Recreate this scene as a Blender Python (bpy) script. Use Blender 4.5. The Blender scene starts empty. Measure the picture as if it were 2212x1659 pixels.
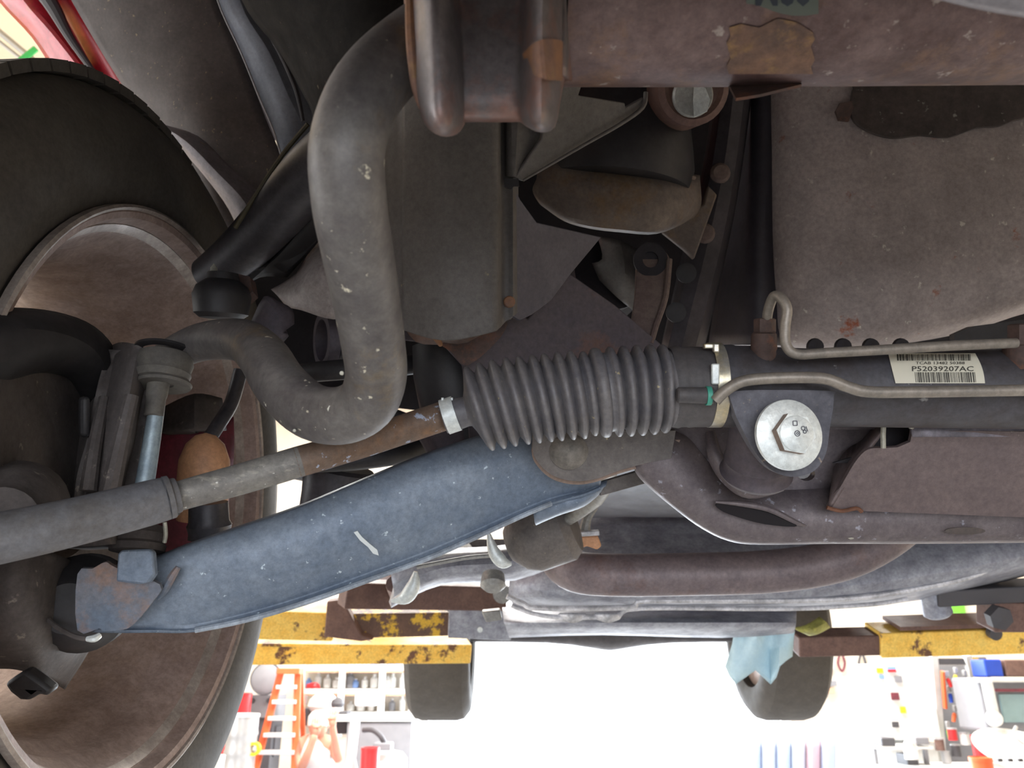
import bpy, bmesh, math, random
from mathutils import Vector, Matrix
from mathutils.geometry import tessellate_polygon
random.seed(7)
SC = bpy.context.scene
COL = SC.collection
# ------------------------------------------------------------------ camera, light, exposure
EYE = Vector((0, 0, 1.5))
PITCH = math.radians(20)
FPX = 1720.4
RT = Vector((1, 0, 0)); FW = Vector((0, math.cos(PITCH), math.sin(PITCH))); UP = Vector((0, -math.sin(PITCH), math.cos(PITCH)))
cam_d = bpy.data.cameras.new('camera'); cam = bpy.data.objects.new('camera', cam_d); COL.objects.link(cam)
cam.location = EYE; cam.rotation_euler = (math.radians(90) + PITCH, 0, 0)
cam_d.lens = 28.0; cam_d.sensor_width = 36.0; cam_d.clip_start = 0.02; cam_d.clip_end = 200
cam_d.dof.use_dof = True; cam_d.dof.focus_distance = 0.62; cam_d.dof.aperture_fstop = 14.0
SC.camera = cam
SC.view_settings.view_transform = 'Standard'; SC.view_settings.look = 'None'
SC.view_settings.gamma = 1.0; SC.view_settings.use_curve_mapping = False
SC.view_settings.exposure = 0.0

world = bpy.data.worlds.new('daylight'); SC.world = world; world.use_nodes = True
wn = world.node_tree.nodes; wn.clear()
wo = wn.new('ShaderNodeOutputWorld'); wb = wn.new('ShaderNodeBackground')
wb.inputs[0].default_value = (0.93, 0.96, 1.0, 1); wb.inputs[1].default_value = 5.0
world.node_tree.links.new(wb.outputs[0], wo.inputs[0])

def area(name, loc, rot, sx, sy, power, col=(1, 1, 1)):
    l = bpy.data.lights.new(name, 'AREA'); l.shape = 'RECTANGLE'; l.size = sx; l.size_y = sy
    l.energy = power; l.color = col
    o = bpy.data.objects.new(name, l); COL.objects.link(o); o.location = loc
    o.rotation_euler = [math.radians(a) for a in rot]
    return o
# added unseen ceiling lamps and front fill; daylight at the far and side doors
area('added_lamp_front', (-2.6, 0.2, 4.6), (0, 0, 0), 1.2, 4.0, 90, (1, .98, .96))  # unseen ceiling lamp added to light the floor
area('added_lamp_rear', (0.5, 6.2, 4.6), (0, 0, 0), 6.0, 1.2, 1000, (1, .98, .96))  # unseen ceiling lamp added to brighten the rear of the shop
area('added_front_fill', (0.3, -4.7, 1.05), (90, 0, 0), 4.5, 2.0, 170, (.84, .90, 1.0))  # cool fill added behind the camera; the front wall has no opening
area('far_door_daylight', (1.0, 9.25, 1.5), (-90, 0, 0), 3.6, 2.6, 620, (.80, .90, 1.0))
area('side_door_daylight', (-5.6, 1.5, 2.2), (0, -90, 0), 3.0, 5.0, 80, (1, .95, .86))

# ------------------------------------------------------------------ helpers
def P(px, py, d):
    return EYE + d * FW + ((px - 1106) / FPX * d) * RT + ((829.5 - py) / FPX * d) * UP
def CW(r, f, u):                      # metres right, ahead and above along the camera-level frame
    return EYE + r * RT + f * FW + u * UP
def W0(x, y, z): return Vector((x, y, z + 1.5))
def lin(c):
    return tuple(((v / 255) / 12.92 if v / 255 <= .04045 else ((v / 255 + .055) / 1.055) ** 2.4) for v in c)
WL = {}
def wloc(o): return WL.get(o.name, Vector((0, 0, 0)))
def thing(name, label, cat, loc, group=None, kind=None):
    o = bpy.data.objects.new(name, None); COL.objects.link(o); o.location = loc; o.empty_display_size = .02
    WL[o.name] = Vector(loc)
    if label: o['label'] = label
    if cat: o['category'] = cat
    if group: o['group'] = group
    if kind: o['kind'] = kind
    return o
def tag(o, label=None, cat=None, group=None, kind=None):
    if label: o['label'] = label
    if cat: o['category'] = cat
    if group: o['group'] = group
    if kind: o['kind'] = kind
    return o
def obj(name, geo, mat, parent=None, smooth=True, bevel=0, solid=0, sub=0, label=None, sharp=35):
    vs, fs = geo
    vs = [Vector(v) for v in vs]
    c = sum(vs, Vector()) / max(1, len(vs))
    me = bpy.data.meshes.new(name); me.from_pydata([v - c for v in vs], [], fs); me.validate()
    bm = bmesh.new(); bm.from_mesh(me)
    bmesh.ops.remove_doubles(bm, verts=bm.verts, dist=1e-6)
    bmesh.ops.recalc_face_normals(bm, faces=bm.faces)
    bm.to_mesh(me); bm.free()
    if smooth:
        me.shade_smooth() if hasattr(me, 'shade_smooth') else None
        try: me.set_sharp_from_angle(angle=math.radians(sharp))
        except Exception: pass
    o = bpy.data.objects.new(name, me); COL.objects.link(o)
    mats = mat if isinstance(mat, (list, tuple)) else [mat]
    for m in mats: me.materials.append(m)
    o.location = c - (wloc(parent) if parent else Vector())
    WL[o.name] = c
    if parent: o.parent = parent
    if solid:
        m = o.modifiers.new('thickness', 'SOLIDIFY'); m.thickness = abs(solid); m.offset = -1 if solid > 0 else 1
    if bevel:
        m = o.modifiers.new('edge', 'BEVEL'); m.width = bevel; m.segments = 2; m.limit_method = 'ANGLE'; m.angle_limit = math.radians(40)
        m.harden_normals = False
    if sub:
        m = o.modifiers.new('smooth', 'SUBSURF'); m.levels = sub; m.render_levels = sub
    if label: o['label'] = label
    return o
def join(*gs):
    V, F = [], []
    for v, f in gs:
        n = len(V); V += list(v); F += [tuple(i + n for i in q) for q in f]
    return V, F
def crom(p0, p1, p2, p3, t):
    return tuple(0.5 * ((2 * b) + (-a + c) * t + (2 * a - 5 * b + 4 * c - d) * t * t + (-a + 3 * b - 3 * c + d) * t ** 3) for a, b, c, d in zip(p0, p1, p2, p3))
def cr(pts, n=6, closed=False):
    pts = [tuple(p) for p in pts]; out = []; L = len(pts)
    if L < 3 and not closed: 
        a, b = pts; return [tuple(x + (y - x) * k / n for x, y in zip(a, b)) for k in range(n + 1)]
    for i in range(L if closed else L - 1):
        if closed: q = [pts[(i + k) % L] for k in (-1, 0, 1, 2)]
        else: q = [pts[max(0, i - 1)], pts[i], pts[i + 1], pts[min(L - 1, i + 2)]]
        for k in range(n): out.append(crom(*q, k / n))
    if not closed: out.append(pts[-1])
    return out
def frames(pts):
    T = []
    for i in range(len(pts)):
        a = pts[max(0, i - 1)]; b = pts[min(len(pts) - 1, i + 1)]
        T.append((b - a).normalized())
    n = T[0].orthogonal().normalized(); out = []
    for i, t in enumerate(T):
        n = (n - t * n.dot(t)).normalized()
        out.append((n, t.cross(n).normalized()))
    return T, out
def sweep(pts, radii, n=20, cap=True, seg=1, flat=None, flatdir=None):
    """tube through points; radii list or number"""
    if not isinstance(radii, (list, tuple)): radii = [radii] * len(pts)
    q = [tuple(p) + (r,) for p, r in zip(pts, radii)]
    if seg > 1: q = cr(q, seg)
    ps = [Vector(v[:3]) for v in q]; rs = [v[3] for v in q]
    T, fr = frames(ps); V, F = [], []
    for i, p in enumerate(ps):
        a, b = fr[i]
        if flatdir is not None:
            b = (flatdir - T[i] * flatdir.dot(T[i])).normalized(); a = b.cross(T[i])
        for k in range(n):
            th = 2 * math.pi * k / n
            fl = flat[min(len(flat) - 1, int(i * len(flat) / len(ps)))] if flat else 1
            V.append(p + a * math.cos(th) * rs[i] + b * math.sin(th) * rs[i] * fl)
    for i in range(len(ps) - 1):
        for k in range(n):
            k2 = (k + 1) % n
            F.append((i * n + k, i * n + k2, (i + 1) * n + k2, (i + 1) * n + k))
    if cap:
        F.append(tuple(range(n))[::-1]); F.append(tuple((len(ps) - 1) * n + k for k in range(n)))
    return V, F
def lathe(p0, axis, prof, n=32, closed=False, phase=0):
    axis = Vector(axis).normalized(); a = axis.orthogonal().normalized(); b = axis.cross(a)
    V, F = [], []
    for t, r in prof:
        for k in range(n):
            th = 2 * math.pi * k / n + phase
            V.append(Vector(p0) + axis * t + (a * math.cos(th) + b * math.sin(th)) * max(r, 1e-5))
    m = len(prof)
    for i in range(m if closed else m - 1):
        j = (i + 1) % m
        for k in range(n):
            k2 = (k + 1) % n
            F.append((i * n + k, i * n + k2, j * n + k2, j * n + k))
    if not closed:
        if prof[0][1] > 1e-4: F.append(tuple(range(n)))
        if prof[-1][1] > 1e-4: F.append(tuple((m - 1) * n + k for k in range(n)))
    return V, F
def loft(rows, nu=4, nv=4, close_v=False):
    """rows: lists of (px,py,d); smooth grid"""
    R = [cr(r, nu, close_v) if nu > 1 else [tuple(p) for p in r] for r in rows]
    cols = list(zip(*R))
    C = [cr(c, nv) if nv > 1 else list(c) for c in cols]
    m = len(C[0]); w = len(C)
    V = [P(*C[j][i]) for i in range(m) for j in range(w)]
    F = []
    for i in range(m - 1):
        for j in range(w if close_v else w - 1):
            j2 = (j + 1) % w
            F.append((i * w + j, i * w + j2, (i + 1) * w + j2, (i + 1) * w + j))
    return V, F
def plane3(a, b, c):
    A, B, C = P(*a), P(*b), P(*c); n = (B - A).cross(C - A).normalized()
    def f(px, py):
        D = P(px, py, 1) - EYE
        return EYE + D * ((A - EYE).dot(n) / D.dot(n))
    return f, n
def flatd(d): return plane3((1000, 800, d), (1100, 800, d), (1000, 900, d))
def plate(outer, pl, th, holes=(), back=None):
    f, n = pl
    if n.dot(FW) < 0: n = -n
    if back: n = back
    loops = [[f(*p) for p in outer]] + [[f(*p) for p in h] for h in holes]
    flat = [v for l in loops for v in l]
    tris = tessellate_polygon([[Vector(v) for v in l] for l in loops])
    N = len(flat); V = flat + [v + n * th for v in flat]
    F = [tuple(t) for t in tris] + [tuple(i + N for i in t)[::-1] for t in tris]
    k = 0
    for l in loops:
        for i in range(len(l)):
            a, b = k + i, k + (i + 1) % len(l)
            F.append((a, b, b + N, a + N))
        k += len(l)
    return V, F
def circ(cx, cy, rx, ry=None, n=20, a0=0, a1=360):
    ry = ry or rx
    full = abs(a1 - a0) >= 360
    return [(cx + rx * math.cos(math.radians(a0 + (a1 - a0) * k / (n if full else n - 1))), cy + ry * math.sin(math.radians(a0 + (a1 - a0) * k / (n if full else n - 1)))) for k in range(n)]
def box(c, sx, sy, sz, ax=None):
    c = Vector(c); a, b, u = ax or (Vector((1, 0, 0)), Vector((0, 1, 0)), Vector((0, 0, 1)))
    V = [c + a * sx / 2 * i + b * sy / 2 * j + u * sz / 2 * k for i in (-1, 1) for j in (-1, 1) for k in (-1, 1)]
    return V, [(0, 1, 3, 2), (4, 6, 7, 5), (0, 4, 5, 1), (2, 3, 7, 6), (0, 2, 6, 4), (1, 5, 7, 3)]
def bar(p, q, w, h, updir=UP):
    p, q = Vector(p), Vector(q); a = (q - p).normalized(); b = (updir - a * updir.dot(a)).normalized(); c = a.cross(b)
    return box((p + q) / 2, (q - p).length, w, h, (a, c, b))
def hexa(c, axis, r, h):
    return lathe(c, axis, [(0, r), (h * .85, r), (h, r * .9)], 6)

# ------------------------------------------------------------------ materials
def mat(name, base, rough=.6, metal=0.0, var=None, spots=None, rust=None, bump=.15, bscale=60, spec=.5, streak=None, grain=.45, vscale=26):
    m = bpy.data.materials.new(name); m.use_nodes = True; nt = m.node_tree; N = nt.nodes; L = nt.links
    bs = N['Principled BSDF']; bs.inputs['Roughness'].default_value = rough; bs.inputs['Metallic'].default_value = metal
    bs.inputs['Specular IOR Level'].default_value = spec
    tc = N.new('ShaderNodeTexCoord'); geo = N.new('ShaderNodeNewGeometry')
    def noise(scale, detail=5, rgh=.6, off=0, sc=None):
        mp = N.new('ShaderNodeMapping'); mp.inputs['Location'].default_value = (off, off * .7, -off)
        if sc: mp.inputs['Scale'].default_value = sc
        L.new(tc.outputs['Object'], mp.inputs['Vector'])
        t = N.new('ShaderNodeTexNoise'); t.inputs['Scale'].default_value = scale; t.inputs['Detail'].default_value = detail; t.inputs['Roughness'].default_value = rgh
        L.new(mp.outputs[0], t.inputs['Vector']); return t.outputs['Fac']
    def ramp(fac, a, b):
        r = N.new('ShaderNodeMapRange'); r.inputs[1].default_value = a; r.inputs[2].default_value = b; r.clamp = True
        L.new(fac, r.inputs[0]); return r.outputs[0]
    def mix(fac, A, B):
        x = N.new('ShaderNodeMix'); x.data_type = 'RGBA'; L.new(fac, x.inputs[0])
        if isinstance(A, tuple): x.inputs[6].default_value = A
        else: L.new(A, x.inputs[6])
        x.inputs[7].default_value = B; return x.outputs[2]
    c = tuple(lin(base)) + (1,)
    cur = c
    cur = mix(ramp(noise(vscale, 8, .72), .38, .62), cur, tuple(lin(var if var else tuple(v * .72 for v in base))) + (1,))
    if streak:
        cur = mix(ramp(noise(streak[1], 4, .6, 9, streak[2]), .55, .75), cur, tuple(lin(streak[0])) + (1,))
    if rust:
        col, sc, lo, hi = rust
        cur = mix(ramp(noise(sc, 7, .7, 4.3), lo, hi), cur, tuple(lin(col)) + (1,))
    if spots:
        col, sc, lo = spots
        cur = mix(ramp(noise(sc * 1.7, 3, .6, 2.2), lo - .035, lo + .02), cur, tuple(lin(col)) + (1,))
    if grain:
        g = N.new('ShaderNodeMix'); g.data_type = 'RGBA'; g.blend_type = 'MULTIPLY'; g.inputs[0].default_value = grain
        gr = N.new('ShaderNodeMapRange'); gr.inputs[1].default_value = .3; gr.inputs[2].default_value = .7; gr.inputs[3].default_value = .45; gr.inputs[4].default_value = 1.35
        L.new(noise(210, 4, .75, 7.7), gr.inputs[0]); L.new(cur, g.inputs[6]); L.new(gr.outputs[0], g.inputs[7]); cur = g.outputs[2]
    L.new(cur, bs.inputs['Base Color'])
    rr = N.new('ShaderNodeMapRange'); rr.inputs[3].default_value = max(.05, rough - .12); rr.inputs[4].default_value = min(1, rough + .15)
    L.new(noise(25, 4), rr.inputs[0]); L.new(rr.outputs[0], bs.inputs['Roughness'])
    if bump:
        b = N.new('ShaderNodeBump'); b.inputs['Strength'].default_value = bump; b.inputs['Distance'].default_value = .002
        L.new(noise(bscale, 6, .65, 1.1), b.inputs['Height']); L.new(b.outputs[0], bs.inputs['Normal'])
    return m
def plain(name, base, rough=.5, metal=0, emit=0):
    m = bpy.data.materials.new(name); m.use_nodes = True; bs = m.node_tree.nodes['Principled BSDF']
    N = m.node_tree.nodes; L = m.node_tree.links
    t = N.new('ShaderNodeTexNoise'); t.inputs['Scale'].default_value = 14
    tc = N.new('ShaderNodeTexCoord'); L.new(tc.outputs['Object'], t.inputs['Vector'])
    x = N.new('ShaderNodeMix'); x.data_type = 'RGBA'; L.new(t.outputs['Fac'], x.inputs[0])
    x.inputs[6].default_value = tuple(lin(base)) + (1,); x.inputs[7].default_value = tuple(lin(tuple(v * .88 for v in base))) + (1,)
    L.new(x.outputs[2], bs.inputs['Base Color'])
    bs.inputs['Roughness'].default_value = rough; bs.inputs['Metallic'].default_value = metal
    if emit:
        bs.inputs['Emission Color'].default_value = tuple(lin(base)) + (1,); bs.inputs['Emission Strength'].default_value = emit
    return m
M = {}
M['bar'] = mat('anti_roll_bar_paint', (108, 105, 102), .5, .15, var=(86, 82, 82), spots=((205, 200, 180), 75, .70), rust=((125, 105, 70), 10, .60, .78))
M['arm'] = mat('control_arm_paint', (130, 142, 156), .52, .2, var=(106, 120, 138), spots=((190, 205, 215), 90, .71), vscale=14)
M['armend'] = mat('control_arm_scuffed', (116, 116, 122), .6, .1, var=(96, 108, 124), rust=((140, 112, 96), 22, .45, .62), vscale=20)
M['armdark'] = mat('bracket_grey', (112, 106, 102), .6, .15, var=(95, 90, 88), spots=((165, 155, 130), 110, .72))
M['tierod'] = mat('tie_rod_steel', (138, 136, 130), .6, .25, var=(112, 110, 108), spots=((205, 205, 200), 120, .7), streak=((165, 162, 152), 60, (1, 4, 4)))
M['tierust'] = mat('tie_rod_rusty', (112, 98, 88), .6, .2, var=(112, 90, 74), rust=((140, 104, 74), 28, .5, .68), spots=((170, 180, 200), 70, .66))
M['sleeve'] = mat('tie_rod_sleeve', (110, 112, 118), .6, .15, var=(96, 94, 94))
M['boot'] = mat('bellows_rubber', (108, 105, 105), .48, 0, var=(92, 91, 96), spots=((160, 150, 120), 120, .72), bump=.06)
M['bootneck'] = mat('bellows_neck_rubber', (82, 78, 78), .6, 0, var=(70, 68, 70))
M['galv'] = mat('zinc_plated', (236, 240, 236), .4, .3, var=(212, 220, 220), bump=.2, bscale=120)
M['galvdull'] = mat('zinc_dull', (190, 190, 178), .5, .3, var=(160, 158, 145))
M['goldclamp'] = mat('clamp_steel_gold', (205, 190, 150), .3, .7, var=(190, 190, 185))
M['hexside'] = mat('bolt_head_flank', (150, 130, 118), .6, .2, var=(130, 112, 100))
M['rack'] = mat('rack_housing', (78, 78, 84), .55, .2, var=(66, 62, 64), rust=((110, 84, 66), 18, .60, .75), spots=((150, 150, 150), 80, .74))
M['ear'] = mat('rack_ear_cast', (98, 98, 106), .7, .15, var=(80, 80, 88), spots=((150, 135, 120), 90, .70))
M['line'] = mat('hydraulic_line', (150, 142, 132), .45, .35, var=(128, 122, 114), bump=.05)
M['rustfit'] = mat('rusty_fitting', (98, 78, 72), .7, .2, var=(78, 64, 60), rust=((118, 80, 62), 60, .5, .65))
M['label'] = plain('label_paper', (228, 224, 205), .5)
M['ink'] = plain('label_ink', (70, 68, 62), .6)
M['green'] = plain('teal_clip', (70, 160, 140), .5)
M['fray'] = mat('crossmember_steel', (112, 104, 106), .5, .3, var=(94, 86, 90), spots=((150, 150, 160), 60, .68), bump=.25)
M['skid'] = mat('skid_plate_brown', (112, 99, 98), .48, .25, var=(102, 90, 90), spots=((190, 180, 165), 40, .76), bump=.12, bscale=160)
M['skidrust'] = mat('skid_edge_rust', (122, 80, 58), .7, .1)
M['tube'] = mat('rusty_front_tube', (122, 102, 100), .42, .25, var=(88, 68, 66), rust=((140, 106, 76), 14, .54, .74), spots=((160, 148, 142), 60, .67), bump=.4)
M['brack'] = mat('rusty_bracket', (122, 115, 115), .42, .3, var=(100, 94, 94), rust=((128, 96, 86), 14, .50, .62), bump=.25)
M['brackrust'] = mat('bracket_rust_orange', (140, 98, 66), .75, 0, var=(116, 88, 76), rust=((136, 108, 70), 40, .5, .65))
M['tower'] = mat('frame_tower', (98, 94, 91), .6, .1, var=(90, 86, 83), spots=((130, 120, 100), 40, .76), bump=.1)
M['gusset'] = mat('frame_gusset', (84, 76, 80), .6, .15, var=(76, 70, 78), rust=((104, 76, 66), 10, .58, .7))
M['pan'] = mat('oil_pan_cast', (180, 168, 163), .62, .05, var=(148, 137, 134), rust=((150, 86, 60), 26, .62, .70), spots=((205, 198, 188), 48, .70), bump=.35, bscale=80, vscale=6)
M['pandark'] = mat('oil_residue', (86, 76, 72), .4, .1, spots=((150, 150, 140), 46, .68))
M['black'] = mat('black_rubber', (46, 44, 46), .55, 0, bump=.05)
M['blackmetal'] = mat('black_metal', (78, 76, 80), .42, .2, var=(62, 60, 64))
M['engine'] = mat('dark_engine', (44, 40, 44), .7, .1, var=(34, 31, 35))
M['mount'] = mat('engine_mount_cast', (118, 106, 96), .6, .1, var=(100, 90, 84), rust=((118, 92, 58), 12, .52, .68))
M['strap'] = mat('rusty_strap', (120, 104, 94), .65, .2, var=(100, 84, 80))
M['tyre'] = mat('tyre_rubber', (84, 80, 75), .8, 0, var=(76, 72, 68), bump=.1)
M['rim'] = mat('rim_barrel', (172, 152, 144), .6, .05, var=(142, 122, 114), rust=((150, 126, 108), 6, .5, .75), bump=.15)
M['rimlip'] = mat('rim_lip_alloy', (186, 176, 168), .45, .3, var=(150, 138, 130))
M['alloy'] = mat('alloy_spoke', (150, 140, 128), .5, .4)
M['knuckle'] = mat('knuckle_cast', (86, 80, 78), .7, .1, var=(70, 64, 62), spots=((120, 112, 104), 60, .70), bump=.35)
M['link'] = mat('link_rod_plated', (150, 165, 172), .45, .35, var=(120, 135, 145))
M['bush'] = mat('bushing_rubber', (100, 96, 88), .7, 0, var=(84, 80, 76))
M['red'] = mat('red_body_paint', (178, 36, 52), .35, .1, var=(150, 30, 44), rust=((160, 60, 40), 30, .62, .7), bump=.03)
M['reddull'] = mat('dull_red_paint', (128, 52, 66), .6, 0, var=(96, 48, 56))
M['liner'] = mat('dusty_liner', (84, 76, 75), .7, 0, var=(74, 67, 66), spots=((140, 124, 98), 90, .70), bump=.2)
M['linerblue'] = mat('inner_panel_grey', (96, 100, 112), .6, .1, var=(84, 88, 98))
M['tan'] = mat('tan_rubber_boot', (205, 155, 115), .55, 0, var=(190, 140, 104), bump=.05)
M['exhaust'] = mat('exhaust_pipe', (128, 116, 118), .5, .25, var=(110, 100, 104), rust=((116, 92, 86), 9, .55, .72))
M['trans'] = mat('transmission_pan', (166, 170, 180), .45, .25, var=(126, 128, 140))
M['flange'] = mat('machined_flange', (228, 228, 232), .4, .2)
M['alu'] = mat('cast_aluminium', (170, 170, 165), .5, .4, var=(140, 140, 138))
M['yellow'] = mat('worn_yellow_paint', (255, 216, 110), .55, 0, var=(246, 196, 84), rust=((112, 78, 58), 14, .56, .62), bump=.2)
M['yellowflake'] = mat('flaking_yellow_paint', (110, 82, 66), .6, 0, var=(92, 70, 60), rust=((222, 180, 60), 22, .50, .55), bump=.4)
M['brown'] = mat('brown_steel', (120, 92, 82), .6, .1, var=(100, 76, 70))
M['rag'] = mat('blue_rag', (196, 222, 230), .9, 0, var=(180, 210, 222), grain=.1)
M['wall'] = mat('shop_wall', (226, 216, 200), .8, 0, var=(214, 202, 188), bump=.1, vscale=1.5, grain=0)
M['ceil'] = mat('shop_ceiling', (208, 190, 160), .8, 0, var=(196, 178, 150), bump=.1, vscale=1, grain=0)
M['floor'] = mat('shop_floor', (178, 180, 184), .6, 0, var=(160, 162, 166), rust=((96, 92, 90), 1.2, .58, .7), vscale=1.2, grain=0)
M['white'] = plain('white_paint', (235, 235, 232), .5)
M['orange'] = plain('orange_fibreglass', (235, 110, 60), .5)
M['rungs'] = plain('bright_aluminium', (225, 225, 225), .35, .3)
M['steel'] = plain('shiny_steel', (190, 190, 192), .35, .5)
M['drumred'] = plain('red_enamel', (205, 40, 44), .4)
M['grey'] = plain('mid_grey', (140, 140, 145), .6)
M['dgrey'] = plain('dark_grey', (78, 76, 80), .6)
M['blue'] = plain('blue_plastic', (30, 70, 180), .45)
M['lblue'] = plain('pale_blue_plastic', (130, 165, 225), .5)
M['yel'] = plain('yellow_plastic', (240, 205, 40), .5)
M['grn'] = plain('green_plastic', (50, 175, 80), .5)
M['lgrn'] = plain('bright_green_plastic', (120, 220, 60), .5)
M['woodt'] = plain('shelf_board', (220, 170, 140), .6)
M['skin'] = plain('skin', (214, 150, 125), .6)
M['shirt'] = plain('white_cotton', (232, 232, 230), .9)
M['hair'] = plain('white_hair', (228, 222, 214), .9)
M['jean'] = plain('denim', (90, 100, 150), .9)
M['screen'] = plain('grey_screen', (150, 180, 185), .2)
M['condu'] = plain('galvanised_conduit', (176, 172, 165), .4, .4)
M['galvsk'] = mat('pale_fascia', (150, 146, 150), .5, 0, var=(140, 136, 140))

# ------------------------------------------------------------------ the setting: shop
def struct(name, geo, m, parent=None, **k):
    o = obj(name, geo, m, parent, **k); o['kind'] = 'structure'; return o
struct('floor', box((0, 2.3, -.05), 14, 14.6, .1), M['floor'], smooth=False)
struct('ceiling', box((0, 2.3, 4.85), 14, 14.6, .1), M['ceil'], smooth=False)
struct('wall_left', join(box((-6, -2.8, 2.4), .15, 4.4, 4.8), box((-6, 6.9, 2.4), .15, 5.2, 4.8), box((-6, 1.8, 4.3), .15, 5.0, 1.0)), M['wall'], smooth=False)
struct('wall_right', box((6, 2.3, 2.4), .15, 14.6, 4.8), M['wall'], smooth=False)
struct('wall_front', box((0, -5, 2.4), 12, .15, 4.8), M['wall'], smooth=False)
DX0, DX1, DZ = -.95, 2.9, 2.75
struct('wall_back', join(box(((-6 + DX0) / 2, 9.3, 2.4), DX0 + 6, .2, 4.8), box(((6 + DX1) / 2, 9.3, 2.4), 6 - DX1, .2, 4.8), box(((DX0 + DX1) / 2, 9.3, (4.8 + DZ) / 2), DX1 - DX0, .2, 4.8 - DZ)), M['wall'], smooth=False)
struct('trim_1', join(bar((DX0, 9.17, 0), (DX0, 9.17, DZ), .1, .08, Vector((0, 1, 0))), bar((DX1, 9.17, 0), (DX1, 9.17, DZ), .1, .08, Vector((0, 1, 0))), bar((DX0, 9.17, DZ), (DX1, 9.17, DZ), .1, .1, Vector((0, 0, 1)))), M['white'], smooth=False)
for i in range(9):   # ceiling beams
    struct('trim_%d' % (i + 2), box((0, -3 + i * 1.45, 4.74), 12, .12, .14), M['ceil'], smooth=False)
cd = thing('conduit', 'pair of grey conduits on the shop ceiling beyond the tyre', 'conduit', (-2.7, 3.6, 4.6))
obj('pipe', sweep([P(-60, 20, 4.1), P(90, 145, 4.1)], .016, 10), M['condu'], cd)
obj('pipe', sweep([P(-60, 44, 4.1), P(74, 150, 4.1)], .010, 10), M['condu'], cd)
obj('clamp', sweep([P(40, 135, 4.05), P(78, 105, 4.05)], .016, 8), M['grn'], cd, label='green strap across the conduits')

# ================================================================== FRONT WHEEL
WC = CW(-.33, .7189, -.0962)           # centre of inner rim lip plane
OX = -RT * .9988 + FW * .0452 - UP * .0209; OX.normalize()
wheel = thing('front_wheel_assembly', 'front wheel seen from inside, black tyre and brown dusty rim', 'wheel', WC)
tp = [(-.004, .246), (-.010, .258), (-.014, .275), (-.014, .300), (-.008, .325), (.002, .342), (.013, .3515), (.05, .357), (.115, .359), (.17, .358), (.22, .352), (.235, .342), (.25, .325), (.255, .305), (.25, .272), (.235, .245), (.225, .236), (.21, .230), (.02, .236)]
obj('tyre', lathe(WC, OX, tp, 96, closed=True), M['tyre'], wheel, label='black tyre with dusty sidewall')
tb = []
for k in range(84):
    th = 2 * math.pi * k / 84
    for ax0, w in ((.015, .05), (.075, .036), (.12, .036), (.17, .05)):
        c = WC + OX * (ax0 + w / 2) + (FW * math.cos(th + ax0) + UP * math.sin(th + ax0)) * .3575
        rad = (FW * math.cos(th + ax0) + UP * math.sin(th + ax0)); tan = OX.cross(rad)
        tb.append(box(c, w, .0225, .009, (OX, tan, rad)))
o = obj('tread_blocks', join(*tb), M['tyre'], wheel, smooth=False); o['kind'] = 'stuff'
rp = [(-.012, .250), (-.014, .246), (-.012, .241), (-.004, .239), (.004, .236), (.010, .229), (.020, .226), (.030, .219), (.048, .216), (.058, .207), (.10, .200), (.16, .198), (.175, .205), (.21, .212), (.222, .230), (.215, .236), (.2, .222), (.165, .212), (.155, .206), (.10, .208), (.07, .213), (.05, .222), (.02, .232), (.0, .243)]
obj('rim_barrel', lathe(WC, OX, rp, 96, closed=True), M['rim'], wheel)
obj('rim_lip', lathe(WC, OX, [(-.010, .2525), (-.016, .2520), (-.0175, .2495), (-.016, .2475), (-.011, .2468), (-.009, .249)], 96, closed=True), M['rimlip'], wheel, label='pale worn alloy rim lip')
obj('rim_groove', lathe(WC, OX, [(.002, .2385), (.001, .236), (.004, .2335), (.009, .2300), (.008, .2365)], 96, closed=True), M['rimlip'], wheel)
sp = []
for k in range(5):
    th = math.radians(36 + 72 * k)
    rad = FW * math.cos(th) + UP * math.sin(th); tan = OX.cross(rad)
    a = WC + OX * .165 + rad * .05; b = WC + OX * .195 + rad * .205
    V = []
    for t, w, h in ((0, .05, .03), (.5, .036, .028), (1, .062, .022)):
        c = a.lerp(b, t)
        V += [c + tan * w - OX * h / 2, c - tan * w - OX * h / 2, c - tan * w + OX * h / 2, c + tan * w + OX * h / 2]
    F = [(0, 1, 2, 3), (8, 9, 10, 11)] + [(i * 4 + j, i * 4 + (j + 1) % 4, i * 4 + 4 + (j + 1) % 4, i * 4 + 4 + j) for i in (0, 1) for j in range(4)]
    obj('spoke', (V, F), M['alloy'], wheel, bevel=.006)
obj('wheel_hub', lathe(WC + OX * .14, OX, [(0, .05), (.002, .075), (.045, .07), (.05, .04)], 40), M['alloy'], wheel)

# ------------------------------------------------------------------ brake and knuckle
brk = thing('brake_assembly', 'dark dusty brake disc and splash shield inside the front wheel', 'brake', WC + OX * .08)
obj('brake_disc', lathe(WC + OX * .075 + UP * .0, OX, [(0, .06), (0, .150), (.010, .150), (.012, .145), (.014, .15), (.022, .15), (.022, .06)], 64, closed=True), M['knuckle'], brk)
shield = loft([
    [(-60, 860, .47), (-20, 720, .50), (60, 690, .56), (170, 715, .64), (235, 760, .70)],
    [(-60, 960, .46), (0, 800, .50), (90, 775, .57), (180, 800, .64), (235, 850, .70)],
    [(-60, 1100, .45), (10, 960, .50), (110, 930, .57), (190, 930, .64), (240, 940, .70)],
    [(-60, 1240, .45), (10, 1160, .50), (110, 1130, .57), (190, 1100, .64), (240, 1080, .70)]], 5, 5)
obj('splash_shield', shield, M['knuckle'], brk, solid=.004)
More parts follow.
